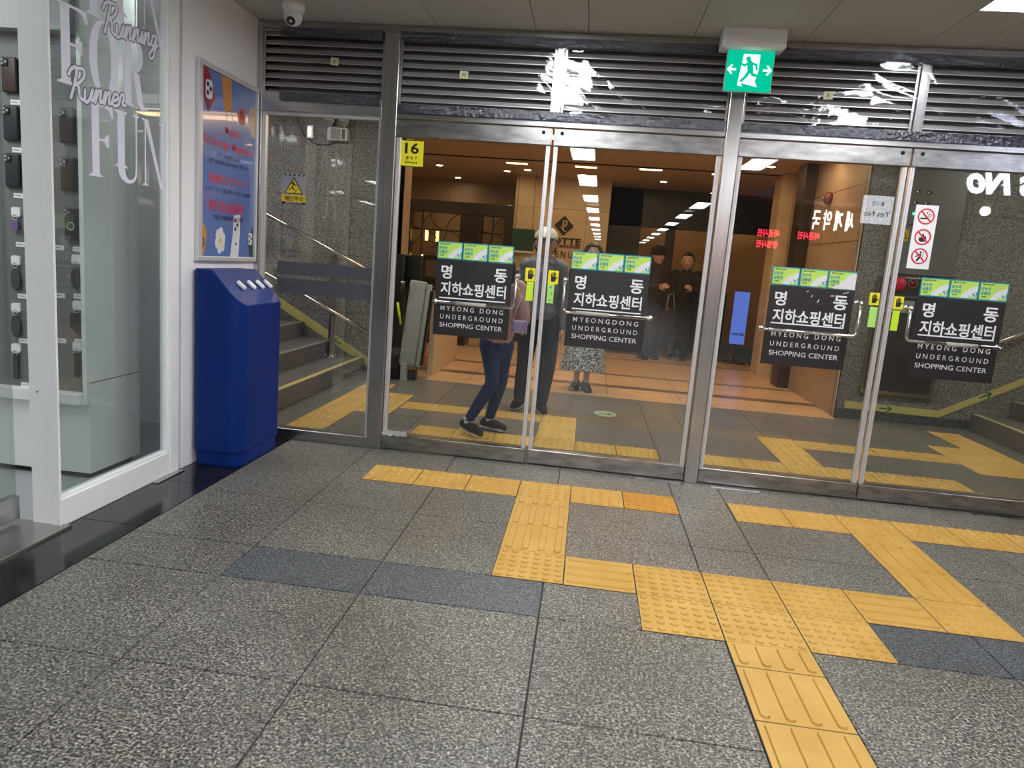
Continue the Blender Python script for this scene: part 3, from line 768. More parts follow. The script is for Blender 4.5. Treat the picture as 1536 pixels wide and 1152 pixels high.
# plastic film over the louvres
def film(x0, x1, z0, z1, label, seed, amp=.006):
    t = thing('plastic_film', label, 'plastic sheet', ((x0+x1)/2, F-.02, z0))
    mb = MB(); nx = int((x1-x0)/.012); nz = int((z1-z0)/.012); vs = []; fs = []
    for j in range(nz+1):
        for i in range(nx+1):
            x = x0+(x1-x0)*i/nx; z = z0+(z1-z0)*j/nz; e = min(i, nx-i, 12)/12*min(j, nz-j, 8)/8
            d = noise.noise(V((x*2.2+z*3+seed, z*5, seed)))*amp*1.6*e
            k = abs(noise.noise(V((x*3.1+seed, (z+x*.25)*9, seed*2)))); d += -(max(0, .12-k)*amp*3)
            vs.append((x, F-.018+d, z))
    for j in range(nz):
        for i in range(nx): a = j*(nx+1)+i; fs.append([a, a+1, a+nx+2, a+nx+1])
    mb.add(vs, fs, 'film', True); mb.build('sheet', t)
    for nm, za, zb in (('top_fold', z1-.055, z1), ('bottom_fold', z0, z0+.055)):
        mb = MB(); nx = int((x1-x0)/.006); nz = 9; vs = []; fs = []
        for j in range(nz+1):
            for i in range(nx+1):
                x = x0+(x1-x0)*i/nx; z = za+(zb-za)*j/nz
                d = noise.noise(V((x*34+seed, z*30+x*18, seed)))*.006+noise.noise(V((x*11, z*70, seed*3)))*.006
                vs.append((x, F-.024+d, z))
        for j in range(nz):
            for i in range(nx): a = j*(nx+1)+i; fs.append([a, a+1, a+nx+2, a+nx+1])
        mb.add(vs, fs, 'film_wrinkled', True)
        mb.box(x0+.004, x1-.004, F-.0165, F+.001, za+.003, zb-.003, 'navy_strip')  # dark strip standing in for the dark gap behind the folded film
        mb.build(nm, t)
film(-.835, -.185, 2.175, 2.612, 'clear plastic film taped over the leftmost louvre', 3.1)
film(-.072, 1.895, 2.14, 2.612, 'clear plastic film over the two middle louvres, creased along the bottom', 8.4, .009)
film(1.99, 3.955, 2.14, 2.612, 'wrinkled clear plastic film over the right louvres', 14.2, .009)
def note(x, z, rot, txt, label):
    P0 = PF(F-.0265); c, s_ = math.cos(rot), math.sin(rot)
    P = lambda u, v, d: P0(x+u*c-v*s_, z+u*s_+v*c, d)
    t = thing('sticky_note', label, 'note', (x, F-.0275, z))
    mb = MB(); mb.prism(rect(-.026, .026, -.022, .022), P, .0006, 'post_it'); mb.build('paper', t)
    mb = MB(); mb.text(txt, P, 0, 0, h=.022, mat='black', d0=.0008, shear=.3); mb.build('writing', t)
note(-.48, 2.416, -.1, 'X', 'pale yellow note on the film of the leftmost louvre')
note(.328, 2.375, -.06, 'M', 'pale yellow note on the film above door number 16')
note(2.438, 2.36, .05, 'X', 'pale yellow note on the film right of the exit sign')

# ------------------------------------------------------------------ the four doors
def door(n, x0, x1, hinge, label):
    w = x1-x0
    d = thing('door_%d' % n, label, 'door', (0, 0, 0)); d['kind'] = 'structure'
    mb = MB(); mb.box(x0+.001, x1-.001, F-.002, F+.058, 2.003, 2.102, 'steel_worn', .003)
    bx = x0+.05 if hinge == 'R' else x1-.05
    mb.tube([(bx, F-.006, 2.075), (bx, F-.001, 2.075)], .011, 'dark_gap', 12); mb.build('top_rail', d)
    mb = MB(); mb.box(x0+.001, x1-.001, F-.002, F+.058, .012, .103, 'steel_worn', .003); mb.build('bottom_rail', d)
    mb = MB(); mb.box(x0+.01, x1-.01, F+.023, F+.033, .10, 2.005, 'glass'); mb.build('door_glass', d)
    for a in (x0+.004, x1-.030):
        mb = MB(); mb.box(a, a+.026, F+.012, F+.044, .103, 2.003, 'alu', .003); mb.box(a+.009, a+.011, F+.0105, F+.0125, .103, 2.003, 'grey'); mb.build('edge_strip', d)
    return d
doors = [door(1, -.078, .884, 'L', 'first glass door from the left, marked 16'), door(2, .896, 1.900, 'R', 'second glass door'),
         door(3, 1.987, 2.948, 'L', 'third glass door'), door(4, 2.956, 3.958, 'R', 'fourth glass door')]
def arc(c, a, b, r, n=6):
    """rounded corner path between directions"""
    return None
def push_bar(d, xa, xv, z0, ztop, tape=None, xk=None):
    """horizontal bar from xa to xv, vertical leg at xv up to ztop"""
    y = F-.050; s_ = 1 if xv > xa else -1; r = .0105; q = .03
    mb = MB()
    p = [(xa, F+.02, z0), (xa, y+q*.6, z0), (xa+s_*q*.4, y, z0), (xa+s_*q, y, z0)]
    mb.tube(p, r*.8, 'chrome', 12)
    p = [(xa+s_*q*.9, y, z0), (xv-s_*q, y, z0)]
    for k in range(1, 7): a = PI/2*k/6; p.append((xv-s_*q+s_*q*math.sin(a), y, z0+q-q*math.cos(a)))
    p += [(xv, y, ztop-.02), (xv, y+.008, ztop-.006), (xv, y+.025, ztop), (xv, F+.02, ztop)]
    mb.tube(p, r, 'chrome', 12)
    for (a, z) in ((xa, z0), (xv, ztop)): mb.tube([(a, F+.010, z), (a, F+.022, z)], .019, 'chrome', 16)
    mb.ell((xv, y-.004, ztop), (.015, .015, .015), 'chrome', 14, 8)
    h = mb.build('push_bar', d)
    if tape:
        mb = MB(); mb.tube([(tape[0], y, z0), (tape[1], y, z0)], .0128, 'tape', 14); mb.build('grip_tape', h)
M['tape'] = pm('worn_grip_tape', (.42, .38, .34, 1), .6)
push_bar(doors[0], .225, .745, 1.008, 1.205, (.375, .565))
push_bar(doors[1], 1.588, 1.045, 1.012, 1.205, (1.13, 1.33))
push_bar(doors[2], 2.255, 2.785, 1.010, 1.205)
push_bar(doors[3], 3.605, 3.065, 1.012, 1.20, (3.29, 3.46))
for d_, xh, yh, ang in ((doors[1], 1.90, F+.03, -.9), ):
    d_.location = (1.90, F+.03, 0); d_.rotation_euler = (0, 0, AJAR)
    for ch in d_.children: ch.data.transform(Matrix.Translation((-1.90, -F-.03, 0)))
    for ch in d_.children:
        for g_ in ch.children: g_.data.transform(Matrix.Translation((-1.90, -F-.03, 0)))
# scrap of white plastic caught at the foot of the first door
mb = MB(); vs = []; fs = []
for j in range(7):
    for i in range(15):
        q = noise.noise_vector(V((i*.7, j*.9, 2.)))
        vs.append((-.07+.012*i+q.x*.008, F-.012-q.y*.008-.002*j, .104+.006*j+q.z*.012))
for j in range(6):
    for i in range(14): a = j*15+i; fs.append([a, a+1, a+16, a+15])
mb.add(vs, fs, 'white', True); tag(mb.build('plastic_scrap'), 'crumpled white plastic scrap at the lower left corner of the first door', 'litter')
# floor hinge plates
mb = MB()
for (a, b, y_) in ((1.60, 1.88, .30), (2.06, 2.36, .29), (3.62, 3.95, .29)): mb.box(a, b, y_, y_+.075, -.01, .006, 'steel_worn', .002)
struct('trim_8', mb)

# signs on the glass
GF = PF(F+.0225)
def sign_board(x, label, first, second, wide):
    t = thing('shopping_center_sign', label, 'sign', (x+.245, F+.02, .79), 'black shopping center signs on the doors')
    mb = MB(); mb.box(x, x+.487, F+.0195, F+.0225, .795, 1.275, 'board'); mb.build('panel', t)
    P = PF(F+.0193); mb = MB()
    mb.text('명', P, x+.068, 1.198, h=.086, mat='letter', bold=.022); mb.text('동', P, x+.415, 1.198, h=.086, mat='letter', bold=.022)
    mb.text('지하쇼핑센터', P, x+.245, 1.095, w=.42, h=.084, mat='letter', bold=.022)
    up = .015 if wide > 2 else 0
    mb.prism(rect(x+.03, x+.455, 1.030+up, 1.038+up), P, .0006, 'letter')
    for s_, z in ((first, .968+up), ('UNDERGROUND', .915+up*.6), ('SHOPPING CENTER', .862+up*.4)):
        k = len(s_)
        if s_ != 'SHOPPING CENTER': s_ = '\u200a\u200a'.join(list(s_)) if False else ' '.join(list(s_))
        mb.text(s_, P, x+.245, z, w=.405, h=.0295, mat='letter', bold=.002)
    mb.build('lettering', t)
    # voucher stickers stand on top of the board
    for k in range(3):
        vo = thing('voucher_sticker', label_v[(wide, k)], 'sticker', (x+.081+.1625*k, F+.02, 1.28))
        xa = x+.1625*k+.001; xb = xa+.16
        mb = MB(); mb.prism(rrect(xa, xb, 1.277, 1.387, .006), PF(F+.0225), .0025, 'teal'); mb.build('backing', vo)
        torn = (wide == 3 and k == 2)
        P = PF(F+.0199); mb = MB(); a = xa+.006; c = xb-.006
        mb.prism(rect(a, c, 1.284, 1.380), P, .0004, 'vlime')
        # white fan of notes
        fx, fz = c+.005, 1.262
        pts = [(c, 1.284)]+[(p, q_) for p, q_ in [(fx-.10*math.cos(th), fz+.10*math.sin(th)) for th in [i*PI/2/14 for i in range(15)]] if p < c and q_ > 1.284]
        fan = [(c-.088, 1.285), (c-.080, 1.305), (c-.055, 1.333), (c-.025, 1.350), (c, 1.357), (c, 1.285)]
        mb.prism(fan, P, .0003, 'p_white', .0005)
        mb.prism([(c-.05, 1.285), (c-.042, 1.300), (c-.026, 1.316), (c, 1.328), (c, 1.285)], P, .0003, 'vlime', .0009)
        for q_ in range(4): mb.prism([(c-.004-.003*q_, 1.287), (c-.040+.012*q_, 1.303+.006*q_), (c-.030+.012*q_, 1.310+.005*q_)], P, .0002, 'cyan' if q_ % 2 else 'p_white', .0013+.0002*q_)
        mb.build('print', vo)
        mb = MB()
        mb.text('전통시장 및 상점가', P, a+.042, 1.371, w=.068, h=.010, mat='black', d0=.0008, bold=.02)
        mb.text('온누리', P, a+.030, 1.347, w=.052, h=.021, mat='teal', d0=.0009, bold=.03)
        mb.text('상품권', P, a+.030, 1.321, w=.052, h=.021, mat='teal', d0=.0009, bold=.03)
        mb.text('가맹점', P, a+.022, 1.300, w=.030, h=.009, mat='black', d0=.0009, bold=.02)
        mb.build('lettering', vo)
        if torn:
            mb = MB(); mb.prism([(a+.02, 1.284), (a+.035, 1.30), (a+.06, 1.305), (a+.07, 1.33), (a+.09, 1.335), (a+.10, 1.36), (a+.13, 1.372), (c+.004, 1.378), (c+.004, 1.281), (a+.03, 1.281)], P, .0005, 'p_white', .0024); mb.build('torn_patch', vo)
label_v = {}
for dn, nm in ((1, 'first'), (2, 'second'), (3, 'third'), (4, 'fourth')):
    for k, pos in enumerate(('left', 'middle', 'right')):
        label_v[(dn, k)] = 'lime and teal voucher sticker, %s of three on top of the %s door sign' % (pos, nm)
label_v[(3, 2)] = 'torn voucher sticker with white bare patch above the third door sign'
sign_board(.222, 'black sign reading MYEONG DONG on the door marked 16', 'MYEONG DONG', '', 1)
sign_board(1.070, 'black sign reading MYEONGDONG in one word on the second door', 'MYEONGDONG', '', 2)
sign_board(2.276, 'scratched black sign on the third door below a torn sticker', 'MYEONG DONG', '', 3)
sign_board(3.124, 'black sign on the last door below the prohibition sign', 'MYEONG DONG', '', 4)
# scratches on the third board
mb = MB(); P = PF(F+.0185)
for (x, z, l, a) in ((2.52, 1.22, .012, 1.2), (2.56, 1.19, .018, 1.3), (2.49, 1.25, .01, .4), (2.63, 1.235, .02, .1), (2.70, 1.255, .03, .3), (2.66, 1.17, .012, .8), (2.72, 1.16, .02, 1.4), (2.71, 1.06, .015, .6)):
    mb.prism(capsule(x, z, x+l*math.cos(a), z+l*math.sin(a), .0022, 4), P, .0003, 'letter')
sc3 = [o for o in COL.objects if o.name.startswith('shopping_center_sign') and 'scratched' in o.get('label', '')][0]
mb.build('scratches', sc3)

def square_sticker_hand(x, z, w, h, label):
    t = thing('stop_hand_sticker', label, 'sticker', (x, F+.02, z))
    mb = MB(); mb.prism(rect(x-w/2, x+w/2, z-h/2, z+h/2), PF(F+.0225), .002, 'yellow'); mb.build('backing', t)
    P = PF(F+.0203); mb = MB(); s_ = h
    mb.prism(rrect(x-.17*s_, x+.17*s_, z-.33*s_, z+.04*s_, .08*s_), P, .0004, 'black')
    for k, (fx, top) in enumerate(((-.135, .24), (-.045, .34), (.045, .36), (.13, .28))): mb.prism(capsule(x+fx*s_, z-.05*s_, x+fx*1.15*s_, z+top*s_, .037*s_, 6), P, .0004, 'black', .0001*(k+1))
    mb.prism(capsule(x+.10*s_, z-.2*s_, x+.27*s_, z+.0*s_, .042*s_, 6), P, .0004, 'black', .0006)
    mb.build('hand_symbol', t)
square_sticker_hand(.822, 1.221, .062, .084, 'yellow stop hand sticker on the first door by its right edge')
square_sticker_hand(.967, 1.216, .064, .084, 'yellow stop hand sticker on the second door by its left edge')
square_sticker_hand(2.880, 1.238, .056, .074, 'yellow stop hand sticker on the third door by its right edge')
square_sticker_hand(3.018, 1.226, .056, .076, 'yellow stop hand sticker on the fourth door by its left edge')
def lime(x, z, w, h, mat, label, wr=False):
    t = thing('lime_sticker', label, 'sticker', (x, F+.02, z))
    mb = MB(); mb.prism(rect(x-w/2, x+w/2, z-h/2, z+h/2), PF(F+.0225), .0015, mat); mb.build('paper', t)
    if wr:
        mb = MB()
        for k, c in enumerate('매그넘'): mb.text(c, PF(F+.0209), x, z+h*.33-h*.33*k, h=.019, mat='darkblue_ink', shear=.2)
        mb.build('handwriting', t)
lime(.826, 1.117, .044, .118, 'lime', 'bright lime paper strip under the hand sticker on the first door')
lime(.957, 1.114, .042, .122, 'lime_pale', 'pale green strip with blue handwriting on the second door', True)
lime(2.886, 1.130, .044, .122, 'lime_pale', 'plain pale green strip on the third door')
lime(3.015, 1.120, .040, .120, 'lime', 'bright lime paper strip on the fourth door')
# entrance 16
t = thing('entrance_number_sign', 'yellow square sign with number 16 on the first door', 'sign', (.022, F+.02, 1.83))
mb = MB(); mb.prism(rect(-.055, .100, 1.828, 1.988), PF(F+.0225), .002, 'black'); mb.prism(rect(-.051, .096, 1.832, 1.984), PF(F+.0225), .0025, 'yellow'); mb.build('panel', t)
mb = MB(); P = PF(F+.0198); mb.text('16', P, .022, 1.939, h=.066, w=.088, mat='black', bold=.025)
mb.text('출 입 구', P, .022, 1.882, w=.074, h=.020, mat='black', bold=.012); mb.text('Entrance', P, .022, 1.855, w=.078, h=.014, mat='black', bold=.015); mb.build('lettering', t)
# prohibition sign
t = thing('prohibition_sign', 'tall white sign with three red prohibition circles on the fourth door', 'sign', (3.088, F+.02, 1.43))
mb = MB(); mb.prism(rect(3.028, 3.152, 1.432, 1.797), PF(F+.0225), .003, 'white'); mb.build('panel', t)
P = PF(F+.0193)
def prohib(zc, kind):
    mb = MB(); x = 3.09
    ring(mb, P, x, zc, .038, .046, .0005, 'signred', .0010)
    if kind == 0:
        mb.prism(rect(x-.03, x+.008, zc-.016, zc-.008), P, .0004, 'black')
        for pts in ([(x+.010, zc-.006), (x+.018, zc+.004), (x+.010, zc+.012), (x+.0, zc+.02), (x+.008, zc+.028)], [(x+.022, zc-.006), (x+.03, zc+.006), (x+.022, zc+.012), (x+.016, zc+.02)]):
            for i in range(len(pts)-1): mb.prism(capsule(*pts[i], *pts[i+1], .0016, 4), P, .0003, 'black')
    if kind == 1:
        mb.prism([(x-.012, zc-.028), (x-.022, zc-.012), (x-.016, zc+.0), (x-.006, zc-.004), (x-.004, zc+.024), (x+.006, zc+.014), (x+.01, zc+.002), (x+.016, zc+.01), (x+.022, zc-.008), (x+.014, zc-.026)], P, .0004, 'black')
    if kind == 2:
        mb.prism(circ(x+.004, zc+.022, .006), P, .0004, 'black'); mb.prism([(x-.006, zc+.014), (x+.01, zc+.014), (x+.008, zc-.008), (x-.008, zc-.03), (x-.018, zc-.026), (x-.006, zc-.006)], P, .0004, 'black')
        mb.prism(capsule(x-.004, zc+.01, x-.02, zc-.004, .003, 4), P, .0004, 'black', .0002); mb.prism(capsule(x+.02, zc+.026, x+.014, zc-.02, .0016, 4), P, .0004, 'black', .0002)
    mb.prism(capsule(x-.028, zc+.028, x+.028, zc-.028, .0042, 4), P, .0004, 'signred', .0012)
    mb.build('prohibition_symbol', t)
prohib(1.733, 0); prohib(1.615, 1); prohib(1.505, 2)
# stairs warning on the fixed pane
t = thing('stairs_warning_sign', 'yellow and grey stairs warning sign on the fixed pane', 'sign', (-.742, F+.03, 1.55))
P = PF(F+.0345); mb = MB(); a, c = -.822, -.663
mb.prism(rect(a, c, 1.551, 1.738), P, .002, 'grey'); mb.prism(rect(a, c, 1.551, 1.563), P, .0024, 'navy_strip'); mb.prism(rect(a, c, 1.563, 1.608), P, .0024, 'warn_yellow')
for k in range(5): x = a+.012+k*.031; mb.prism([(x, 1.726), (x+.012, 1.726), (x+.018, 1.738), (x+.006, 1.738)], P, .0026, 'black')
mb.build('panel', t)
mb = MB(); x = -.742
mb.prism([(x-.062, 1.614), (x+.062, 1.614), (x+.058, 1.622), (x+.004, 1.717), (x-.004, 1.717), (x-.058, 1.622)], P, .0026, 'black')
mb.prism([(x-.054, 1.619), (x+.054, 1.619), (x, 1.710)], P, .0030, 'warn_yellow')
mb.prism([(x+.0, 1.622), (x+.012, 1.622), (x+.012, 1.634), (x+.024, 1.634), (x+.024, 1.646), (x+.032, 1.646), (x+.032, 1.649), (x+.021, 1.649), (x+.021, 1.637), (x+.009, 1.637), (x+.009, 1.625), (x, 1.625)], P, .0034, 'black')
mb.prism(circ(x-.002, 1.686, .006), P, .0034, 'black')
for (p, q) in (((x-.002, 1.678), (x-.010, 1.655)), ((x-.010, 1.655), (x-.028, 1.640)), ((x-.010, 1.655), (x+.004, 1.640)), ((x-.002, 1.676), (x+.016, 1.668)), ((x-.002, 1.676), (x-.02, 1.682))): mb.prism(capsule(*p, *q, .0035, 4), P, .0034, 'black')
mb.build('falling_figure_symbol', t)
mb = MB(); mb.text('계단주의', PF(F+.0320), x, 1.585, w=.125, h=.030, mat='black', bold=.02); mb.text('Watch the step', PF(F+.0320), x, 1.557, w=.11, h=.008, mat='white'); mb.build('lettering', t)

# exit sign
t = thing('exit_sign', 'lit green emergency exit sign with running figure and two arrows', 'exit sign', (1.97, .2, ZC))
mb = MB(); mb.box(1.795, 2.135, .16, .30, 2.553, ZC+.01, 'white', .006, 3); mb.build('housing', t)
M['exit_side'] = pm('exit_side', (.45, .62, .56, 1), .4)
mb = MB(); mb.box(1.838, 2.098, .235, .262, 2.333, 2.590, 'exit_side', .003); mb.build('sign_body', t)
mb = MB(); mb.prism(rect(1.841, 2.095, 2.336, 2.555), PF(.2348), .0006, 'exitg'); P = PF(.2340); x = 1.968; zc = 2.452
mb.prism([(x-.058, zc-.085), (x-.040, zc+.083), (x+.050, zc+.083), (x+.050, zc+.01), (x+.046, zc-.03), (x+.036, zc-.058), (x+.052, zc-.090), (x-.04, zc-.072), (x-.028, zc-.090)], P, .0005, 'exitw')
mb.prism(circ(x-.012, zc+.058, .0135), P, .0005, 'exitg', .0006)
for (p, q, r) in (((x-.002, zc+.036), (x+.006, zc-.004), .0155), ((x+.006, zc-.004), (x+.022, zc-.026), .0085), ((x+.022, zc-.026), (x+.052, zc-.03), .0075), ((x+.0, zc-.006), (x-.016, zc-.036), .0085), ((x-.016, zc-.036), (x-.038, zc-.06), .0075), ((x-.004, zc+.04), (x-.03, zc+.022), .006), ((x-.03, zc+.022), (x-.046, zc+.03), .0055), ((x+.006, zc+.036), (x+.034, zc+.028), .006), ((x+.034, zc+.028), (x+.04, zc+.004), .0055)):
    mb.prism(capsule(*p, *q, r, 6), P, .0004, 'exitg', .0008)
for s_ in (-1, 1):
    cx = x+s_*.095; mb.prism(rect(cx-.022, cx+.016, zc-.006, zc+.006) if s_ > 0 else rect(cx-.016, cx+.022, zc-.006, zc+.006), P, .0005, 'exitw')
    for k in (-1, 1): mb.prism(capsule(cx+s_*.022, zc, cx+s_*.002, zc+k*.022, .0052, 4), P, .0005, 'exitw', .0002)
mb.build('lit_pictogram', t)

# ------------------------------------------------------------------ tactile paving
HT = .006
def tactile(name, label, cells, mat, hi=None):
    """cells: (x0,y0,w,h,kind) kind d=dots, x=bars along X, y=bars along Y"""
    mb = MB()
    for c in cells:
        x0, y0, w, h, k = c[:5]; mt = c[5] if len(c) > 5 else mat
        g = .0015; z0 = .0; zt = .0035
        mb.box(x0, x0+w, y0, y0+h, -.002, .0012, 'joint'); g = .0028
        mb.box(x0+g, x0+w-g, y0+g, y0+h-g, .0, zt, mt, .0008, 1)
        if k == 'd':
            nx, ny = max(1, round(w/.05)), max(1, round(h/.05))
            for i in range(nx):
                for j in range(ny):
                    cx, cy = x0+w*(i+.5)/nx, y0+h*(j+.5)/ny; n = 8; vs = []
                    for r, z in ((.0165, zt-.0005), (.0125, zt+.0055)):
                        vs += [(cx+r*math.cos(2*PI*a/n), cy+r*math.sin(2*PI*a/n), z) for a in range(n)]
                    mb.add(vs, [[a, (a+1) % n, n+(a+1) % n, n+a] for a in range(n)]+[[n+a for a in range(n)]], mt)
        else:
            L_, S_ = (w, h) if k == 'x' else (h, w)
            nb = max(1, round(S_/.075))
            for i in range(nb):
                c_ = S_*(i+.5)/nb; r = .0165; a0, a1 = .012+r, L_-.012-r
                if a1 < a0: continue
                def pt(a, b): return (x0+a, y0+b) if k == 'x' else (x0+b, y0+a)
                lo_, hi_ = capsule(a0, c_, a1, c_, r, 5), capsule(a0, c_, a1, c_, r-.0035, 5); n = len(lo_)
                vs = [(*pt(*p), zt-.0005) for p in lo_]+[(*pt(*p), zt+.0068) for p in hi_]
                mb.add(vs, [[a, (a+1) % n, n+(a+1) % n, n+a] for a in range(n)]+[[n+a for a in range(n)]], mt)
    o = mb.build(name); tag(o, label, 'tactile paving'); return o
c1 = -1.055
tactile('tactile_paving', 'yellow dotted tactile strip in front of the two left doors', [(.3*i, -.3, .3, .3, 'd')+(('tact_deep',) if i == 5 else ()) for i in range(6)], 'tact')
tactile('tactile_paving', 'yellow dotted tactile strip in front of the right doors', [(2.105+.3*i, -.3, .3, .3, 'd') for i in range(7)], 'tact')
tactile('tactile_paving', 'yellow barred tactile stem joining the left strip to the crosswise band', [(.9, -.42, .3, .12, 'y'), (.9, -.73, .3, .31, 'y'), (.9, -1.055, .3, .325, 'y'), (.9, -1.352, .3, .297, 'd')], 'tact')
tactile('tactile_paving', 'large dotted yellow tactile square in the middle of the floor', [(1.5+.3*i, c1-.3-.298*j, .3, .298, 'd') for i in range(3) for j in range(2)], 'tact')
tactile('tactile_paving', 'short barred tactile block left of the large dotted square', [(1.2, c1-.3, .3, .298, 'x')], 'tact')
tactile('tactile_paving', 'barred tactile block right of the large dotted square with the dotted corner', [(2.4, c1-.3, .3, .298, 'x'), (2.7, c1-.3, .3, .298, 'd')], 'tact')
tactile('tactile_paving', 'yellow barred tactile stem from the right strip to the dotted corner', [(2.7, -.46, .3, .16, 'y'), (2.7, -.755, .3, .295, 'y'), (2.7, c1, .3, .30, 'y')], 'tact')
tactile('tactile_paving', 'barred tactile path running to the bottom edge of the photo', [(1.8, -1.815, .3, .165, 'y')]+[(1.8, -1.815-.3*(k+1), .3, .3, 'y') for k in range(4)], 'tact')
tactile('tactile_paving', 'dotted tactile strip just behind the two left doors', [(.3*i, .84, .3, .28, 'd') for i in range(6)], 'tact_in')
tactile('tactile_paving', 'dotted tactile strip just behind the right doors', [(2.1+.3*i, .84, .3, .28, 'd') for i in range(6)], 'tact_in')
tactile('tactile_paving', 'barred tactile stem behind the second door', [(.9, 1.12, .3, .26, 'y'), (.9, 1.38, .3, .29, 'y'), (.9, 1.67, .3, .28, 'd')], 'tact_in')
tactile('tactile_paving', 'barred tactile stem behind the third door', [(2.7, 1.12, .3, .26, 'y'), (2.7, 1.38, .3, .29, 'y'), (2.7, 1.67, .3, .28, 'd')], 'tact_in')
tactile('tactile_paving', 'barred tactile path leading left to the left stairs', [(-.3+.3*i, 1.66, .3, .28, 'x') for i in range(4)], 'tact_in')
tactile('tactile_paving', 'barred tactile path leading right to the right stairs', [(3.0+.3*i, 1.66, .295, .28, 'x') for i in range(4)], 'tact_in')
tactile('tactile_paving', 'wide dotted tactile band at the foot of the left stairs', [(-.89, .6+.3*j, .29, .3, 'd') for j in range(7)]+[(-.6, 1.38+.29*j, .29, .29, 'd') for j in range(3)], 'tact_in')
tactile('tactile_paving', 'wide dotted tactile band at the foot of the right stairs', [(4.50, .86+.3*j, .29, .3, 'd') for j in range(7)]+[(4.2, 1.38+.3*j, .30, .3, 'd') for j in range(3)], 'tact_in')
# floor marker
t = thing('floor_marker', 'round pale green exit marker on the floor behind the second door', 'floor marker', (1.45, 2.28, 0))
M['pale_green'] = pm('pale_green', (.38, .50, .32, 1), .5)
mb = MB(); mb.prism(circ(1.45, 2.28, .10, 32, r2=.12), PZ(0), .003, 'pale_green'); mb.build('disc', t)
mb = MB(); mb.prism(capsule(1.40, 2.26, 1.47, 2.26, .012), PZ(.003), .0006, 'arrow'); mb.prism([(1.47, 2.22), (1.52, 2.27), (1.47, 2.32)], PZ(.003), .0006, 'arrow'); mb.build('arrow_symbol', t)

# ------------------------------------------------------------------ entrance hall
mb = MB(); mb.box(-4.2, -.82, YB, YB+.12, 0, 2.72, 'wall_granite')
for z in (.62, 1.22, 1.82, 2.42): mb.box(-4.2, -.82, YB-.001, YB+.01, z, z+.004, 'joint')
for x in (-3.0, -2.1, -1.35): mb.box(x, x+.004, YB-.001, YB+.01, 0, 2.7, 'joint')
struct('wall_back_left', mb)
mb = MB(); mb.box(3.76, 8.0, YB, YB+.12, 0, 2.72, 'wall_granite')
for z in (.62, 1.55, 2.05): mb.box(3.76, 8, YB-.001, YB+.01, z, z+.004, 'joint')
struct('wall_back_right', mb)
mb = MB(); mb.box(-4.3, -4.2, .45, YB+.1, 0, 2.72, 'wall_granite'); struct('wall_hall_left', mb)
mb = MB(); mb.box(8.0, 8.1, .45, YB+.1, 0, 2.72, 'wall_granite'); struct('wall_hall_right', mb)
mb = MB(); mb.box(-4.2, W-.0, .455, .50, 0, 2.72, 'wall_granite'); struct('wall_hall_front', mb)
# stairs
def stairs(name, xs0, sg, label):
    t = thing(name, label, 'stairs', (xs0, 2.0, 0))
    for k in range(8):
        z0, z1 = .16*k, .16*(k+1); a = xs0+sg*.34*k; b = xs0+sg*(.34*(k+1) if k < 7 else 2.9)
        xe = xs0+sg*2.9
        mb = MB(); mb.box(min(a, xe), max(a, xe), .52, YB-.005, z0, z1-.0, 'step_granite', .003); st = mb.build('step', t)
        mb = MB(); p, q = (a-sg*-.005, a+sg*.05); mb.box(min(p, q), max(p, q), .55, YB-.02, z1, z1+.003, 'stripY' if k == 0 else 'step_edge'); mb.build('nosing', st)
    return t
stairs('staircase', -1.13, -1, 'grey granite staircase rising left behind the fixed pane')
stairs('staircase', 5.045, 1, 'grey granite staircase rising right behind the last door')
# luminous strips
def strip(name, pts, wd, label, arrows, y):
    mb = MB()
    for (a, b) in zip(pts[:-1], pts[1:]): mb.prism([(a[0], a[1]-wd/2), (b[0], b[1]-wd/2), (b[0], b[1]+wd/2), (a[0], a[1]+wd/2)], PF(y), .004, 'stripY')
    t = thing(name, label, 'guide strip', (pts[0][0], y, pts[0][1])); mb.build('strip', t)
    for (x, z, ang) in arrows:
        mb = MB(); c, s_ = math.cos(ang), math.sin(ang); P0 = PF(y-.0045); P = lambda u, v, d: P0(x+u*c-v*s_, z+u*s_+v*c, d)
        mb.prism(rect(-.06, .04, -.006, .006), P, .0005, 'arrow')
        for k in (-1, 1): mb.prism(capsule(.055, 0, .015, k*.028, .006, 4), P, .0005, 'arrow', .0002)
        mb.build('arrow', t)
strip('guide_strip', [(-3.9, 1.67), (-1.0, .055)], .105, 'pale yellow strip with green arrow sloping up the left stair wall', [(-1.44, .30, PI-.51)], YB-.001)
strip('guide_strip', [(3.85, .135), (4.745, .125), (7.5, 1.66)], .072, 'pale yellow strip with green arrows along the right wall', [(4.24, .13, 0), (5.14, .35, .51)], YB-.001)
mb = MB(); mb.box(3.76, 5.05, YB-.012, YB, 0, .088, 'granite_dark'); struct('baseboard_right', mb)
# handrails of the left stairs
t = thing('handrail', 'double steel tube handrail beside the left stairs', 'handrail', (-1.42, 2.95, .16))
for z0, z1 in ((1.045, 2.19), (.43, 1.61)):
    mb = MB(); mb.tube([(-.95, 3.02, z0), (-3.5, 3.02, z1)], .019, 'chrome', 14); mb.build('rail', t)
mb = MB(); mb.tube([(-1.42, 3.06, .16), (-1.42, 3.06, 1.22)], .035, 'steel_v', 4, smooth=False); mb.build('post', t)
mb = MB(); mb.tube([(-1.42, 3.06, .16), (-1.42, 3.06, .172)], .075, 'steel', 20)
for a in range(4): c, s_ = math.cos(a*PI/2+.7)*.055, math.sin(a*PI/2+.7)*.055; mb.tube([(-1.42+c, 3.06+s_, .17), (-1.42+c, 3.06+s_, .19)], .009, 'chrome', 8)
mb.build('base_plate', t)
t = thing('handrail', 'steel tube handrail along the right stair wall', 'handrail', (5.6, YB-.09, .9))
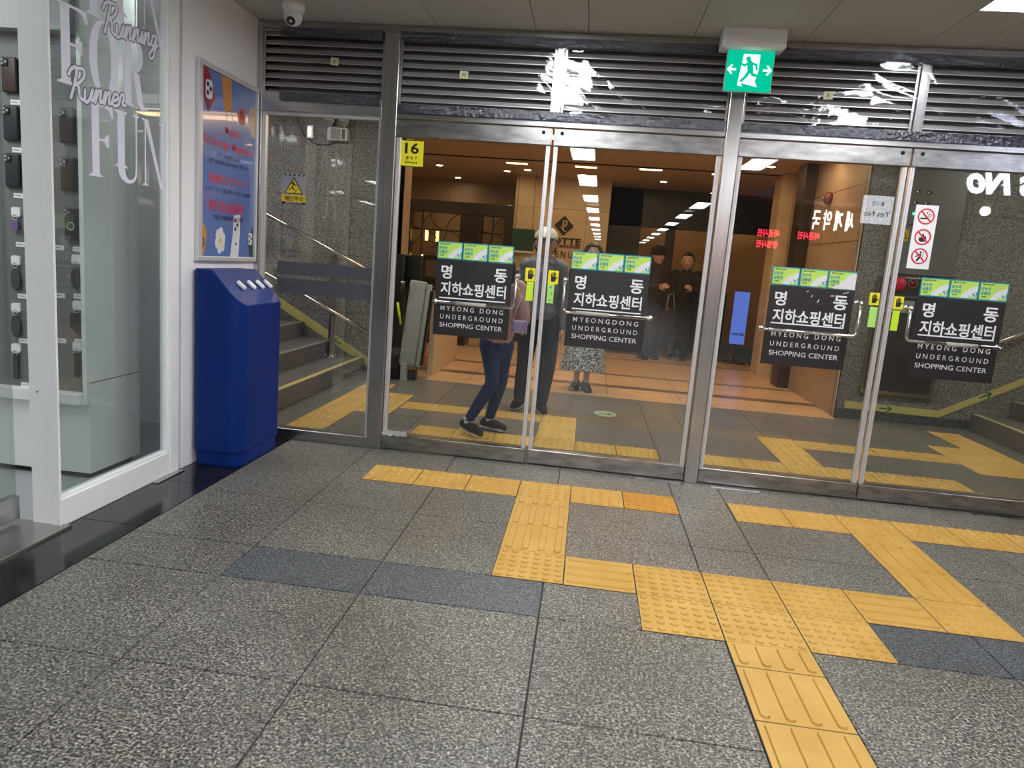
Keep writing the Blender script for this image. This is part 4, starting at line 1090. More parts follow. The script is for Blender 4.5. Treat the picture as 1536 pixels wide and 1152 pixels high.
mb = MB(); mb.tube([(4.95, YB-.08, .80), (7.4, YB-.08, 2.0)], .019, 'chrome', 14); mb.build('rail', t)
mb = MB()
for x in (5.2, 6.4): z = .80+(x-4.95)*.49; mb.tube([(x, YB, z-.05), (x, YB-.06, z-.05), (x, YB-.08, z)], .008, 'chrome', 8)
mb.build('bracket', t)
# emergency light and switch box
t = thing('emergency_light', 'twin headed emergency light high on the left granite wall', 'emergency light', (-1.48, YB, 2.4))
mb = MB(); mb.box(-1.60, -1.385, YB-.09, YB, 2.375, 2.50, 'white', .006, 2); mb.box(-1.565, -1.46, YB-.0915, YB-.089, 2.385, 2.49, 'grey'); mb.box(-1.445, -1.41, YB-.0915, YB-.089, 2.39, 2.485, 'board'); mb.build('battery_box', t)
for x in (-1.585, -1.43):
    mb = MB(); mb.tube([(x, YB-.05, 2.50), (x, YB-.05, 2.53)], .008, 'white', 8); mb.tube([(x, YB-.02, 2.575), (x, YB-.05, 2.572), (x, YB-.09, 2.565), (x, YB-.105, 2.56)], [.02, .04, .05, .047], 'white', 20); mb.tube([(x, YB-.105, 2.56), (x, YB-.107, 2.56)], .043, 'grey', 20); mb.build('lamp_head', t)
mb = MB(); mb.tube([(-1.95, YB-.01, 2.70), (-1.95, YB-.01, 2.55), (-1.88, YB-.01, 2.42), (-1.79, YB-.01, 2.35), (-1.70, YB-.01, 2.33), (-1.60, YB-.01, 2.34), (-1.50, YB-.01, 2.375)], .006, 'black', 8); mb.build('cable', t)
t = thing('socket_box', 'small steel box beside the emergency light', 'socket box', (-1.80, YB, 2.4))
mb = MB(); mb.box(-1.835, -1.765, YB-.05, YB, 2.385, 2.515, 'alu', .005, 2); mb.build('box', t)
mb = MB(); mb.prism(rrect(-1.815, -1.785, 2.40, 2.50, .014), PF(YB-.0502), .006, 'chrome'); mb.build('cover', t)
M['panel_steel'] = pm('panel_steel', (.22, .225, .22, 1), .38, .35)
# steel control panel, fire cabinet
t = thing('control_panel', 'steel control panel with key switches on the right hall wall', 'control panel', (4.31, YB, 1.45))
mb = MB(); mb.box(4.0, 4.64, YB-.03, YB, 1.46, 2.44, 'panel_steel', .004); mb.build('panel', t)
for (x, z) in ((4.20, 2.23), (4.30, 2.23), (4.19, 2.13), (4.29, 2.13), (4.18, 1.93)):
    mb = MB(); mb.tube([(x, YB-.03, z), (x, YB-.045, z)], [.02, .018], 'chrome', 16); mb.tube([(x, YB-.045, z), (x, YB-.047, z)], .009, 'black', 10); mb.build('key_switch', t)
mb = MB(); mb.tube([(4.19, YB-.03, 2.03), (4.19, YB-.042, 2.03)], .012, emis('green_led', (.1, 1, .4, 1), 2), 12); mb.build('green_lamp', t)
mb = MB(); mb.prism(rect(4.105, 4.175, 1.77, 1.88), PF(YB-.0301), .001, 'warn_yellow'); mb.prism([(4.112, 1.79), (4.168, 1.79), (4.14, 1.86)], PF(YB-.0312), .0006, 'black'); mb.prism([(4.124, 1.797), (4.156, 1.797), (4.14, 1.84)], PF(YB-.0319), .0006, 'warn_yellow'); mb.build('warning_label', t)
t = thing('fire_hose_cabinet', 'dark grey fire hose cabinet with red alarm lamp low on the right wall', 'cabinet', (4.30, YB, .3))
mb = MB(); mb.box(3.96, 4.64, YB-.035, YB-.001, .27, 1.43, 'cab_door' if 'cab_door' in M else 'steel_v', .004); mb.build('body', t)
M['cab'] = pm('dark_steel_door', (.075, .075, .078, 1), .4, .5)
mb = MB(); mb.box(3.99, 4.61, YB-.042, YB-.035, .31, 1.24, 'cab', .003); mb.box(3.99, 4.61, YB-.041, YB-.035, 1.255, 1.42, 'cab', .003); mb.build('door', t)
mb = MB(); mb.tube([(4.15, YB-.042, 1.36), (4.15, YB-.07, 1.36), (4.15, YB-.085, 1.36)], [.07, .066, .05], 'signred', 24); mb.build('alarm_bell', t)
mb = MB(); ring(mb, PF(YB-.042), 4.28, 1.375, .034, .046, .012, 'chrome'); mb.tube([(4.28, YB-.042, 1.375), (4.28, YB-.07, 1.375)], [.033, .02], pm('alarm_lens', (.35, .01, .03, 1), .2), 18); mb.build('alarm_lamp', t)
mb = MB(); mb.prism(rect(4.10, 4.33, 1.09, 1.21), PF(YB-.0425), .001, 'grey'); mb.build('notice', t)

# hall and passage lights, partly added out of view
def hall_light(x, y, w, l, mat, label, group, name='ceiling_light', z=2.70):
    t = thing(name, label, 'ceiling light', (x, y, z), group)
    mb = MB(); mb.box(x-w/2-.012, x+w/2+.012, y-l/2-.012, y+l/2+.012, z-.006, z+.01, 'white', .002); mb.build('frame', t)
    mb = MB(); mb.box(x-w/2, x+w/2, y-l/2, y+l/2, z-.009, z-.0062, mat); mb.build('diffuser', t)
    return t
hl = hall_light(.6, 1.9, 1.2, .3, 'light_in', 'unseen light added in the entrance hall ceiling', 'added entrance hall fill lights')
for p in ((3.0, 1.9), (-2.0, 1.9), (5.8, 1.9)): copytree(hl, loc=(*p, 2.70))  # added behind the door header to light the hall
wl = hall_light(.0, 6.55, .30, .10, 'warm', 'thin warm yellow downlight in the passage ceiling', 'warm downlights in the passage', 'downlight')
for p in ((1.0, 6.5), (1.9, 6.35), (2.9, 6.4), (-1.6, 6.6)): copytree(wl, loc=(*p, 2.70))
wl2 = hall_light(1.6, 4.2, 1.3, .25, 'warmwide', 'unseen warm light added over the orange floor', 'added warm fill lights over the orange floor', 'downlight')
for p in ((-.0, 4.2), (3.0, 4.2), (1.6, 3.75), (-2.4, 4.3)): copytree(wl2, loc=(*p, 2.70))  # added out of view to cast warm light into the passage
def round_light(x, y, r, label, group, z=2.70):
    t = thing('downlight', label, 'ceiling light', (x, y, z), group)
    mb = MB(); ring(mb, PZ(z-.012), x, y, r, r+.015, .012, 'white'); mb.build('trim_ring', t)
    mb = MB(); mb.prism(circ(x, y, r), PZ(z-.006), .004, 'warmspot'); mb.build('lamp', t)
    return t
rl = round_light(-1.3, 7.3, .05, 'small round warm downlight in the passage ceiling', 'round downlights in the passage')
for p in ((-.25, 7.5), (.1, 7.2), (2.6, 9.6), (3.9, 9.7), (-2.4, 7.3), (3.3, 5.4), (-1.3, 8.9), (.95, 7.4), (2.2, 7.6)): copytree(rl, loc=(*p, 2.70))  # some are added to brighten the store wall and the portal back

# ------------------------------------------------------------------ passage beyond
YL = 8.0
mb = MB(); mb.box(-.94, -.82, YB, 3.72, 0, 2.72, 'stone_wall'); struct('wall_passage_left', mb)
mb = MB(); mb.box(3.76, 3.9, YB+.12, 6.0, 0, 2.72, 'stone_wall')
mb.box(3.755, 3.77, YB, YB+.02, 0, 2.7, 'cream_stone')
for z in (1.1, 1.75, 2.3): mb.box(3.757, 3.765, YB, 6.0, z, z+.004, 'joint')
struct('wall_passage_right', mb)
mb = MB(); mb.box(3.62, 3.76, 5.0, 5.32, 0, 2.7, 'wood_dark', .005); struct('trim_9', mb)
mb = MB(); mb.box(3.60, 3.95, 6.0, 6.4, 0, 2.7, 'cream_stone', .005); struct('wall_column', mb)
mb = MB(); mb.box(-.14, 1.42, YL, YL+.3, 0, 2.72, 'cream_stone')
for z in (1.05, 2.2): mb.box(-.14, 1.42, YL-.001, YL+.01, z, z+.005, 'joint')
for x in (.42, 1.05): mb.box(x, x+.004, YL-.001, YL+.01, 0, 2.7, 'joint')
struct('wall_lotte', mb)
bpy.data.objects['wall_lotte'].name = 'wall_store'
mb = MB(); mb.box(-5.5, 5, 12, 12.1, 0, 2.8, 'stone_wall'); mb.box(-5.6, -5.5, YB, 12.1, 0, 2.8, 'stone_wall'); mb.box(4.9, 5.0, 6.4, 12, 0, 2.8, 'stone_wall')
mb.box(-5.5, -4.2, YB, YB+.1, 0, 2.8, 'stone_wall'); struct('wall_back_far', mb)
t = thing('store_sign', 'dark department store logo and lettering on the cream stone wall', 'sign', (.72, YL, 1.5))
P = PF(YL-.002); mb = MB(); cx, cz, r = .70, 1.935, .155
dm = []
for k in range(4):
    a = PI/2*k
    for j in range(-4, 5):
        th = a+j*.075; rr = r*.86+.02*math.cos(j*PI/8); dm.append((cx+math.cos(th)*(r*.80+.2*r*math.cos(j*PI/9)), cz+math.sin(th)*(r*.80+.2*r*math.cos(j*PI/9))))
mb.prism(dm, P, .012, 'iron'); mb.text('ℓ', PF(YL-.0142), cx, cz, h=.19, w=.11, mat='cream_stone'); mb.build('emblem', t)
mb = MB(); mb.text('LOTTE', P, .72, 1.685, w=.56, h=.115, mat='iron', bold=.03, t=.008); mb.text('DEPARTMENT STORE', P, .72, 1.60, w=.54, h=.04, mat='iron', bold=.02, t=.008)
mb.text('A V E N U E L', P, .72, 1.47, w=.72, h=.115, mat='iron', bold=.02, t=.008); mb.build('lettering', t)
# cafe front with dark frame, iron grille, lamps
t = thing('cafe_facade', 'dark framed cafe front with iron grille of arcs', 'shop front', (-1.3, YL, 0))
mb = MB()
mb.box(-2.05, -1.86, YL-.1, YL+.1, 0, 2.15, 'wood_dark'); mb.box(-2.05, -.14, YL-.1, YL+.1, 2.0, 2.2, 'wood_dark', .01); mb.box(-1.02, -.66, YL-.1, YL+.1, 0, 2.0, 'wood_dark'); mb.box(-.28, -.14, YL-.1, YL+.1, 0, 2.0, 'wood_dark')
mb.build('frame', t)
mb = MB()
def bar(pts, r=.011): mb.tube([(p[0], YL-.02, p[1]) for p in pts], r, 'iron', 6)
for (a, b) in ((-1.86, -1.02), (-.66, -.28)):
    bar([(a, 1.72), (b, 1.72)]); bar([(a, 1.02), (b, 1.02)]); bar([(a+.18, 0), (a+.18, 2.0)]); 
    for (ccx, ccz) in ((a+.18, 1.72), (a+.18+.42, 1.72), (a+.18, 1.02), (a+.6, 1.02)):
        for q in range(4):
            a0 = q*PI/2
            bar([(ccx+.30*math.cos(a0)+.30*math.cos(a0+PI/2+PI/2*k/6)*1, ccz+.30*math.sin(a0)+.30*math.sin(a0+PI/2+PI/2*k/6)) for k in range(7)], .008) if a < ccx+.3 < b+.2 else None
mb.build('grille', t)
mb = MB(); mb.box(-2.4, -.14, YL+1.4, YL+1.45, 0, 2.7, 'stone_wall'); struct('wall_cafe', mb)
for (x, z) in ((-1.67, 1.63), (-1.48, 1.62), (-1.74, 1.20), (-1.55, 1.20)):
    lm = thing('wall_lamp', 'glowing yellow cylinder lamp, one of four behind the iron grille', 'lamp', (x, YL+.3, z), 'yellow cafe lamps')
    mb = MB(); mb.tube([(x, YL+.3, z-.09), (x, YL+.3, z+.09)], .026, 'lamp', 14); mb.build('shade', lm)
    mb = MB(); mb.tube([(x, YL+.3, z+.09), (x, YL+.3, z+.10)], .028, 'iron', 14); mb.tube([(x, YL+.3, z-.10), (x, YL+.3, z-.09)], .028, 'iron', 14); mb.tube([(x, YL+.3, z-.098), (x, YL+1.41, z-.098)], .006, 'iron', 6); mb.build('bracket', lm)
t = thing('cafe_counter', 'dark cafe counter with pale worktop beside the store wall', 'counter', (-.2, YL, 0))
mb = MB(); mb.box(-.9, .24, YL-.5, YL-.12, 0, 1.16, 'wood_dark', .006); mb.build('body', t)
mb = MB(); mb.box(-.92, .26, YL-.53, YL-.10, 1.16, 1.19, 'white', .004); mb.build('worktop', t)
t = thing('green_board', 'dark green board hanging over the cafe counter', 'board', (0, YL-.2, 1.65))
mb = MB(); mb.box(-.13, .24, YL-.2, YL-.15, 1.48, 1.83, 'green_dark', .006); mb.build('panel', t)
mb = MB(); mb.box(-.13, .24, YL-.22, YL-.14, 1.45, 1.47, 'white'); mb.build('ledge', t)
mb = MB();
for x in (-.08, .19): mb.tube([(x, YL-.175, 1.82), (x, YL-.175, 2.70)], .004, 'iron', 6)
mb.build('wire', t)
# wheelchair lift
t = thing('wheelchair_lift', 'grey folded wheelchair lift beside the left stairs', 'wheelchair lift', (-.55, 3.05, 0))
Tm = Matrix.Translation((-.56, 3.0, .15)) @ Matrix.Rotation(math.radians(5), 4, 'Y')
mb = MB(); mb.box(-.11, .07, -.03, .03, 0, .88, 'lift_grey', .025, 4, Tm); mb.build('platform', t)
mb = MB(); mb.box(.072, .115, -.04, .05, 0.01, .86, 'lift_grey', .01, 3, Tm); mb.box(.115, .14, -.03, .05, .03, .80, 'black', .004, 2, Tm); mb.build('side_flap', t)
mb = MB(); mb.box(-.80, -.66, 2.98, 3.12, .0, 1.28, 'black', .01, 3); mb.box(-.66, -.50, 3.05, 3.12, .95, 1.28, 'black', .01, 3); mb.build('drive_unit', t)
mb = MB(); mb.tube([(-.72, 2.96, .72), (-.64, 2.94, 1.02)], .018, 'black', 10); mb.tube([(-.655, 2.93, 1.0), (-.655, 2.90, 1.0)], .022, 'steel', 12); mb.build('arm', t)
mb = MB(); mb.tube([(-.70, 2.94, .80), (-.655, 2.94, .58)], .014, 'lime', 8); mb.build('yellow_strap', t)
mb = MB(); mb.box(-.64, -.58, 2.96, 3.04, 0, .18, 'lift_grey', .005, 2); mb.box(-.82, -.5, 3.05, 3.15, 0, .10, 'black', .005, 2); mb.build('foot', t)
t = thing('low_partition', 'low beige partition behind the wheelchair lift', 'partition', (-.42, 4.1, 0))
mb = MB(); mb.box(-.46, -.40, 3.42, 4.85, 0, .93, 'ceil_warm', .005); mb.build('panel', t)
mb = MB(); mb.box(-.47, -.39, 3.41, 4.86, .93, .955, 'black'); mb.build('cap', t)
t = thing('vending_cabinet', 'dark cabinet with brown and yellow shelf front behind the wheelchair lift', 'cabinet', (-.35, 6.0, 0))
mb = MB(); mb.box(-1.25, -.55, 6.3, 6.7, 0, 1.3, 'wood_dark', .01); mb.build('body', t)
mb = MB(); mb.box(-1.2, -.6, 6.29, 6.298, .98, 1.22, 'travertine_dark'); mb.box(-.92, -.84, 6.285, 6.29, .96, 1.24, 'warn_yellow'); mb.build('shelf_front', t)
# blue banner and far details on the right
t = thing('advertising_banner', 'backlit blue advertising banner standing in the passage', 'banner', (3.5, 7.2, 0))
mb = MB(); mb.box(3.42, 3.64, 7.2, 7.24, .30, 1.10, 'blueposter', .01, 3); mb.build('panel', t)
mb = MB(); mb.text('norda', PF(7.198), 3.53, .46, w=.19, mat='darkblue_ink', bold=.02); mb.build('lettering', t)
mb = MB(); mb.box(3.38, 3.68, 7.1, 7.34, 0, .03, 'black', .005); mb.tube([(3.53, 7.26, .03), (3.53, 7.26, .9)], .01, 'black', 8); mb.build('stand', t)
mb = MB(); mb.box(1.42, 2.0, YL+.8, YL+1.0, 0, 2.7, 'wood_dark'); mb.box(1.42, 4.9, YL+.8, YL+1., 2.05, 2.7, 'wood_dark'); mb.box(2.45, 2.6, YL+.8, YL+1, 0, 2.1, 'wood_dark'); mb.box(3.2, 3.5, YL+.8, YL+1, 0, 2.1, 'wood_dark'); struct('wall_portal', mb)
mb = MB(); mb.box(1.45, 3.55, YL+.55, YL+.78, 0, 1.02, 'wood_dark'); struct('portal_counter', mb)  # added dark counter box covering the lower orange wall
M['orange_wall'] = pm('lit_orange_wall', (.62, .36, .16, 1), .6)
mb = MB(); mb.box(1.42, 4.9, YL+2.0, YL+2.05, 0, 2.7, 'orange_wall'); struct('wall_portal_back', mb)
t = thing('fire_bell', 'dark red fire alarm bell on the right passage wall', 'alarm bell', (3.76, 4.41, 2.24))
mb = MB(); mb.tube([(3.76, 4.41, 2.245), (3.73, 4.41, 2.245), (3.70, 4.41, 2.245), (3.685, 4.41, 2.245)], [.07, .075, .06, .02], pm('dark_red_bell', (.13, .02, .015, 1), .35), 24); mb.build('dome', t)
mb = MB(); mb.tube([(3.685, 4.41, 2.245), (3.675, 4.41, 2.245)], .012, 'chrome', 10); mb.build('nut', t)

# ------------------------------------------------------------------ signs behind the viewer, seen mirrored in the doors
Yr = -3.25
t = thing('neon_sign', 'glowing white script sign mirrored at the top right of the last door', 'neon sign', (5.6, Yr, 2.4))
P = PB(Yr); mb = MB(); mb.text('Yes No', P, -5.44, 2.49, w=.96, h=.29, mat='neon', bold=.03, t=.015, shear=.25); mb.build('lettering', t)
mb = MB()
for x in (5.05, 5.7): mb.tube([(x, Yr-.01, 2.55), (x, Yr-.01, ZC)], .006, 'steel', 8)
mb.box(4.98, 5.75, Yr-.02, Yr-.012, 2.44, 2.46, 'steel'); mb.build('hanger', t)
t = thing('hanging_sign', 'pale hanging sign reading Yes No mirrored beside the third door edge', 'sign', (4.85, -5.25, 2.3))
mb = MB(); mb.box(4.66, 5.04, -5.27, -5.25, 2.14, 2.50, 'signlit', .003); mb.build('panel', t)
mb = MB(); mb.text('Yes No', PB(-5.249), -4.85, 2.27, w=.33, mat='black', bold=.01); mb.text('8-10', PB(-5.249), -4.85, 2.40, w=.15, mat='black', bold=.01); mb.build('lettering', t)
mb = MB(); mb.tube([(4.85, -5.26, 2.50), (4.85, -5.26, ZC)], .006, 'steel', 8); mb.build('rod', t)
t = thing('pharmacy_sign', 'white glowing pharmacy lettering mirrored in the third door', 'sign', (5.2, -8.3, 2.4))
P = PB(-8.3); mb = MB(); mb.text('세 계 약 국', P, -5.25, 2.40, w=.68, h=.34, mat='pharm', bold=.02, t=.02); mb.build('lettering', t)
mb = MB(); mb.box(4.8, 5.7, -8.34, -8.3, 2.2, 2.62, 'wood_dark', .004); mb.build('panel', t)
for (xx, lab) in ((4.19, 'red dot matrix display mirrored left of the third door sign'), (4.86, 'red dot matrix display mirrored under the pharmacy lettering')):
    t = thing('led_display', lab, 'led display', (xx, -8.2, 1.9))
    mb = MB(); mb.box(xx-.24, xx+.24, -8.24, -8.2, 1.80 if xx < 4.5 else 1.93, 2.22, 'black', .004); mb.build('housing', t)
    mb = MB(); mb.text('여권사진', PB(-8.2), -xx, 2.11, w=.36, h=.13, mat='redled', bold=.03, t=.003)
    if xx < 4.5: mb.text('증명사진', PB(-8.2), -xx, 1.92, w=.36, h=.13, mat='redled', bold=.03, t=.003)
    mb.build('lettering', t)
    mb = MB(); mb.tube([(xx, -8.22, 2.22), (xx, -8.22, ZC+.01)], .008, 'steel', 8); mb.build('rod', t)
t = thing('downlight', 'warm spot lamp mirrored in the last door', 'ceiling light', (5.75, -4.4, ZC-.2))
mb = MB(); mb.ell((5.75, -4.4, 2.30), (.055, .055, .055), emis('spot', (1, .86, .6, 1), 14), 16, 10); mb.build('lamp', t)
mb = MB(); mb.tube([(5.75, -4.4, 2.35), (5.75, -4.4, 2.42)], [.06, .03], 'white', 16); mb.tube([(5.75, -4.4, 2.42), (5.75, -4.4, ZC)], .005, 'black', 8); mb.build('holder', t)

# ------------------------------------------------------------------ people
def blob(parts, voxel=.012, mat='skin', smooth=6, extra=None):
    """parts: list of (path, radii[,sq]) tubes or ('e',c,r) ellipsoids, fused into one skin"""
    mb = MB()
    for p in parts:
        if p[0] == 'e': mb.ell(p[1], p[2], mat, 16, 12)
        else:
            path, rr = p[0], p[1]
            mb.tube(path, rr, mat, 14, sq=p[2] if len(p) > 2 else 1.)
            mb.ell(path[0], (rr[0],)*3, mat, 12, 8); mb.ell(path[-1], (rr[-1],)*3, mat, 12, 8)
    me = bpy.data.meshes.new('b'); me.from_pydata(mb.v, [], mb.f); me.update()
    bm = bmesh.new(); bm.from_mesh(me); bmesh.ops.remove_doubles(bm, verts=bm.verts, dist=1e-5); bmesh.ops.recalc_face_normals(bm, faces=bm.faces); bm.to_mesh(me); bm.free()
    o = bpy.data.objects.new('b', me); COL.objects.link(o)
    m1 = o.modifiers.new('r', 'REMESH'); m1.mode = 'VOXEL'; m1.voxel_size = voxel
    m2 = o.modifiers.new('s', 'SMOOTH'); m2.iterations = smooth; m2.factor = .5
    dg = bpy.context.evaluated_depsgraph_get(); e = bpy.data.meshes.new_from_object(o.evaluated_get(dg))
    vs = [tuple(v.co) for v in e.vertices]; fs = [list(p.vertices) for p in e.polygons]
    bpy.data.objects.remove(o); bpy.data.meshes.remove(me); bpy.data.meshes.remove(e)
    out = MB(); out.add(vs, fs, mat, True)
    return out
def hand_parts(w, fwd, side, up, s=1., curl=.5):
    """w wrist point, fwd direction of fingers, side = thumb side, up = palm normal (curl towards it)"""
    w, fwd, side, up = V(w), V(fwd).normalized(), V(side).normalized(), V(up).normalized()
    L_ = []
    for k, (o_, ln) in enumerate(((.030, .070), (.010, .078), (-.010, .073), (-.029, .058))):
        a = w+fwd*.075*s+side*o_*s; pts = [w+fwd*.02*s+side*o_*.5*s, a]; th = 0; c = a
        for q in range(3):
            th += curl*(.9 if q == 0 else 1.1)+.06*k; c = c+(fwd*math.cos(th)+up*math.sin(th))*ln*s*(.42, .32, .26)[q]; pts.append(c)
        L_.append((pts, [.011*s, .0095*s, .0088*s, .008*s, .0066*s]))
    b = w+fwd*.025*s+side*.026*s
    L_.append(([w+fwd*.01*s, b, b+(fwd*.6+side*.7+up*.2)*.032*s, b+(fwd*.95+side*.7+up*.55)*.052*s], [.012*s, .0115*s, .010*s, .0075*s]))
    for o_ in (.022, .0, -.020): L_.append(([w+side*o_*.5*s, w+fwd*.07*s+side*o_*s], [.014*s, .0125*s]))
    return L_
def head(mb, c, r, yaw, H, mats=True):
    """ellipsoid skull with jaw, nose, eyes, ears; face towards local -Y then turned by yaw"""
    T = Matrix.Translation(c) @ Matrix.Rotation(yaw, 4, 'Z')
    def f(p):
        q = p.copy()
        if q.z < 0: k = 1+q.z*.32; q.x *= k; q.y *= 1+q.z*.18
        if q.y < 0: q.y *= .93
        d = (q-V((0, -.93, -.12))); g = math.exp(-(d.x**2)*60-(d.z**2)*22); q.y -= .22*g
        for s_ in (-1, 1):
            d = (q-V((s_*.36, -.85, .08))); q.y += .10*math.exp(-(d.x**2+d.z**2)*35)
        d = q-V((0, -.85, -.48)); q.y -= .07*math.exp(-(d.x**2)*14-(d.z**2)*60)
        d = q-V((0, -.8, -.9)); q.y -= .10*math.exp(-(d.x**2)*10-(d.z**2)*20)
        return q
    R_ = (r*.80, r*.95, r*1.15)
    mb.ell((0, 0, 0), R_, 'skin', 36, 28, T, f)
    for s_ in (-1, 1):
        mb.ell((s_*r*.29, -r*.80, r*.09), (r*.10, r*.05, r*.055), 'eye', 10, 8, T)
        mb.ell((s_*r*.80, r*.05, -r*.02), (r*.08, r*.14, r*.22), 'skin', 10, 8, T)
        mb.box(s_*r*.29-r*.15, s_*r*.29+r*.15, -r*.90, -r*.84, r*.25, r*.29, 'hair', 0, 2, T)
    mb.ell((0, -r*.87, -r*.54), (r*.24, r*.07, r*.055), 'lips', 12, 8, T)
    return T
def person(loc, rz, H, label, pose, clothes, headdir=0., group=None):
    """local frame: faces -Y. pose gives joints in units of H"""
    t = bpy.data.objects.new('person', None); COL.objects.link(t); t.empty_display_size = .1
    tag(t, label, 'person', group)
    J = {k: V(v)*H for k, v in pose.items() if isinstance(v, tuple)}
    def seg(a, b, ra, rb, mid=None): 
        A, B = J[a], J[b]; return ([A, A.lerp(B, .35), A.lerp(B, .7), B], [ra*H, (mid or (ra*.6+rb*.4))*H, (ra*.3+rb*.7)*H, rb*H])
    body = [([J['pelvis'], J['waist'], J['chest'], J['neck']-V((0, 0, .03*H))], [.078*H, .066*H, .080*H, .045*H]),
            ([J['neck']-V((0, 0, .03*H)), J['neck'], J['head']], [.034*H, .030*H, .032*H])]
    for s_ in 'LR':
        body += [seg('hip'+s_, 'knee'+s_, .048, .028), seg('knee'+s_, 'ankle'+s_, .028, .020, .028), ([J['ankle'+s_], J['ankle'+s_].lerp(J['toe'+s_], .5)], [.020*H, .012*H]),
                 ([J['chest']+V((0, 0, .02*H)), J['sh'+s_]], [.045*H, .034*H]), seg('sh'+s_, 'el'+s_, .031, .024), seg('el'+s_, 'wr'+s_, .024, .016)]
    mb = blob(body, .011, 'skin')
    T = head(mb, J['head'], .072*H, headdir, H)
    for s_, sg in (('L', 1), ('R', -1)):
        fw = (J['wr'+s_]-J['el'+s_]).normalized()
        hf = V(pose['hf'+s_]) if 'hf'+s_ in pose else fw
        up = V((-sg, 0, 0)) if abs(hf.x) < .7 else V((0, 0, -1)); side = hf.cross(up).normalized()
        if side.y > 0: side = -side
        hp = hand_parts(J['wr'+s_], hf, side, up, H/1.7, pose.get('curl', .35))
        h = blob(hp, .0045*H/1.6, 'skin', 2); o = len(mb.v)
        mi = mb.m('skin'); mb.v += h.v
        for f_ in h.f: mb.f.append([i+o for i in f_]); mb.mi.append(mi); mb.sm.append(True)
    mb.build('body', t)
    for c in clothes: c(t, J, H, seg, T)
    t.location = loc; t.rotation_euler = (0, 0, rz); return t
def trousers(mat, wide=1.):
    def g(t, J, H, seg, T):
        parts = [([J['pelvis']-V((0, 0, .03*H)), J['pelvis']+V((0, 0, .045*H))], [.082*H*wide**.3, .080*H])]
        for s_ in 'LR':
            A, K, Bn = J['hip'+s_], J['knee'+s_], J['ankle'+s_]+V((0, 0, .012*H))
            parts.append(([A, A.lerp(K, .5), K, K.lerp(Bn, .4), Bn], [.062*H, .050*H*wide, .041*H*wide, .038*H*wide, .030*H*wide]))
        blob(parts, .011, mat, 4).build('trousers', t)
    return g
def jacket(mat, puffy=0., long=0., hood=False):
    def g(t, J, H, seg, T):
        up = V((0, 0, 1)); parts = []
        def puff(path, rr, k):
            P, R_ = [], []; n = len(path)-1
            for i in range(n*k+1):
                u = i/k; a = min(int(u), n-1); f = u-a; P.append(path[a].lerp(path[a+1], f)); R_.append((rr[a]*(1-f)+rr[a+1]*f)*(1+puffy*(.5-.5*math.cos(u*PI*2.0))-puffy*.5))
            return P, R_
        pel = J['pelvis']-V((0, 0, (.02+long)*H))
        P, R_ = puff([pel, J['waist'], J['chest'], J['neck']-V((0, 0, .025*H)), J['neck']+V((0, 0, .012*H))], [.088*H, .084*H, .092*H, .060*H, .045*H], 10); parts.append((P, R_))
        for s_ in 'LR':
            parts.append(([J['chest']+V((0, 0, .015*H)), J['sh'+s_]], [.055*H, .048*H]))
            P, R_ = puff([J['sh'+s_], J['el'+s_], J['el'+s_].lerp(J['wr'+s_], .93)], [.048*H, .041*H, .028*H], 10); parts.append((P, R_))
        if hood: parts.append(([J['neck']+V((-.05*H, .04*H, .0)), J['neck']+V((0, .07*H, .01*H)), J['neck']+V((.05*H, .04*H, 0))], [.03*H, .038*H, .03*H]))
        blob(parts, .010, mat, 2).build('jacket', t)
    return g
def skirt(mat, z0, z1, r0, r1):
    def g(t, J, H, seg, T):
        mb = MB(); n = 48; vs = []; fs = []; rows = 10; c = J['pelvis']
        for i in range(rows+1):
            u = i/rows; z = z0*H*(1-u)+z1*H*u; r = (r0*(1-u)+r1*u)*H
            for j in range(n):
                a = 2*PI*j/n; rr = r*(1+.07*u*math.sin(a*9+u*2)); vs.append((c.x+rr*math.cos(a), c.y*(1-u*.3)+rr*.85*math.sin(a), z+.008*math.sin(a*3)*u))
        for i in range(rows):
            for j in range(n): fs.append([i*n+j, i*n+(j+1) % n, (i+1)*n+(j+1) % n, (i+1)*n+j])
        mb.add(vs, fs, mat, True); mb.build('skirt', t)
    return g
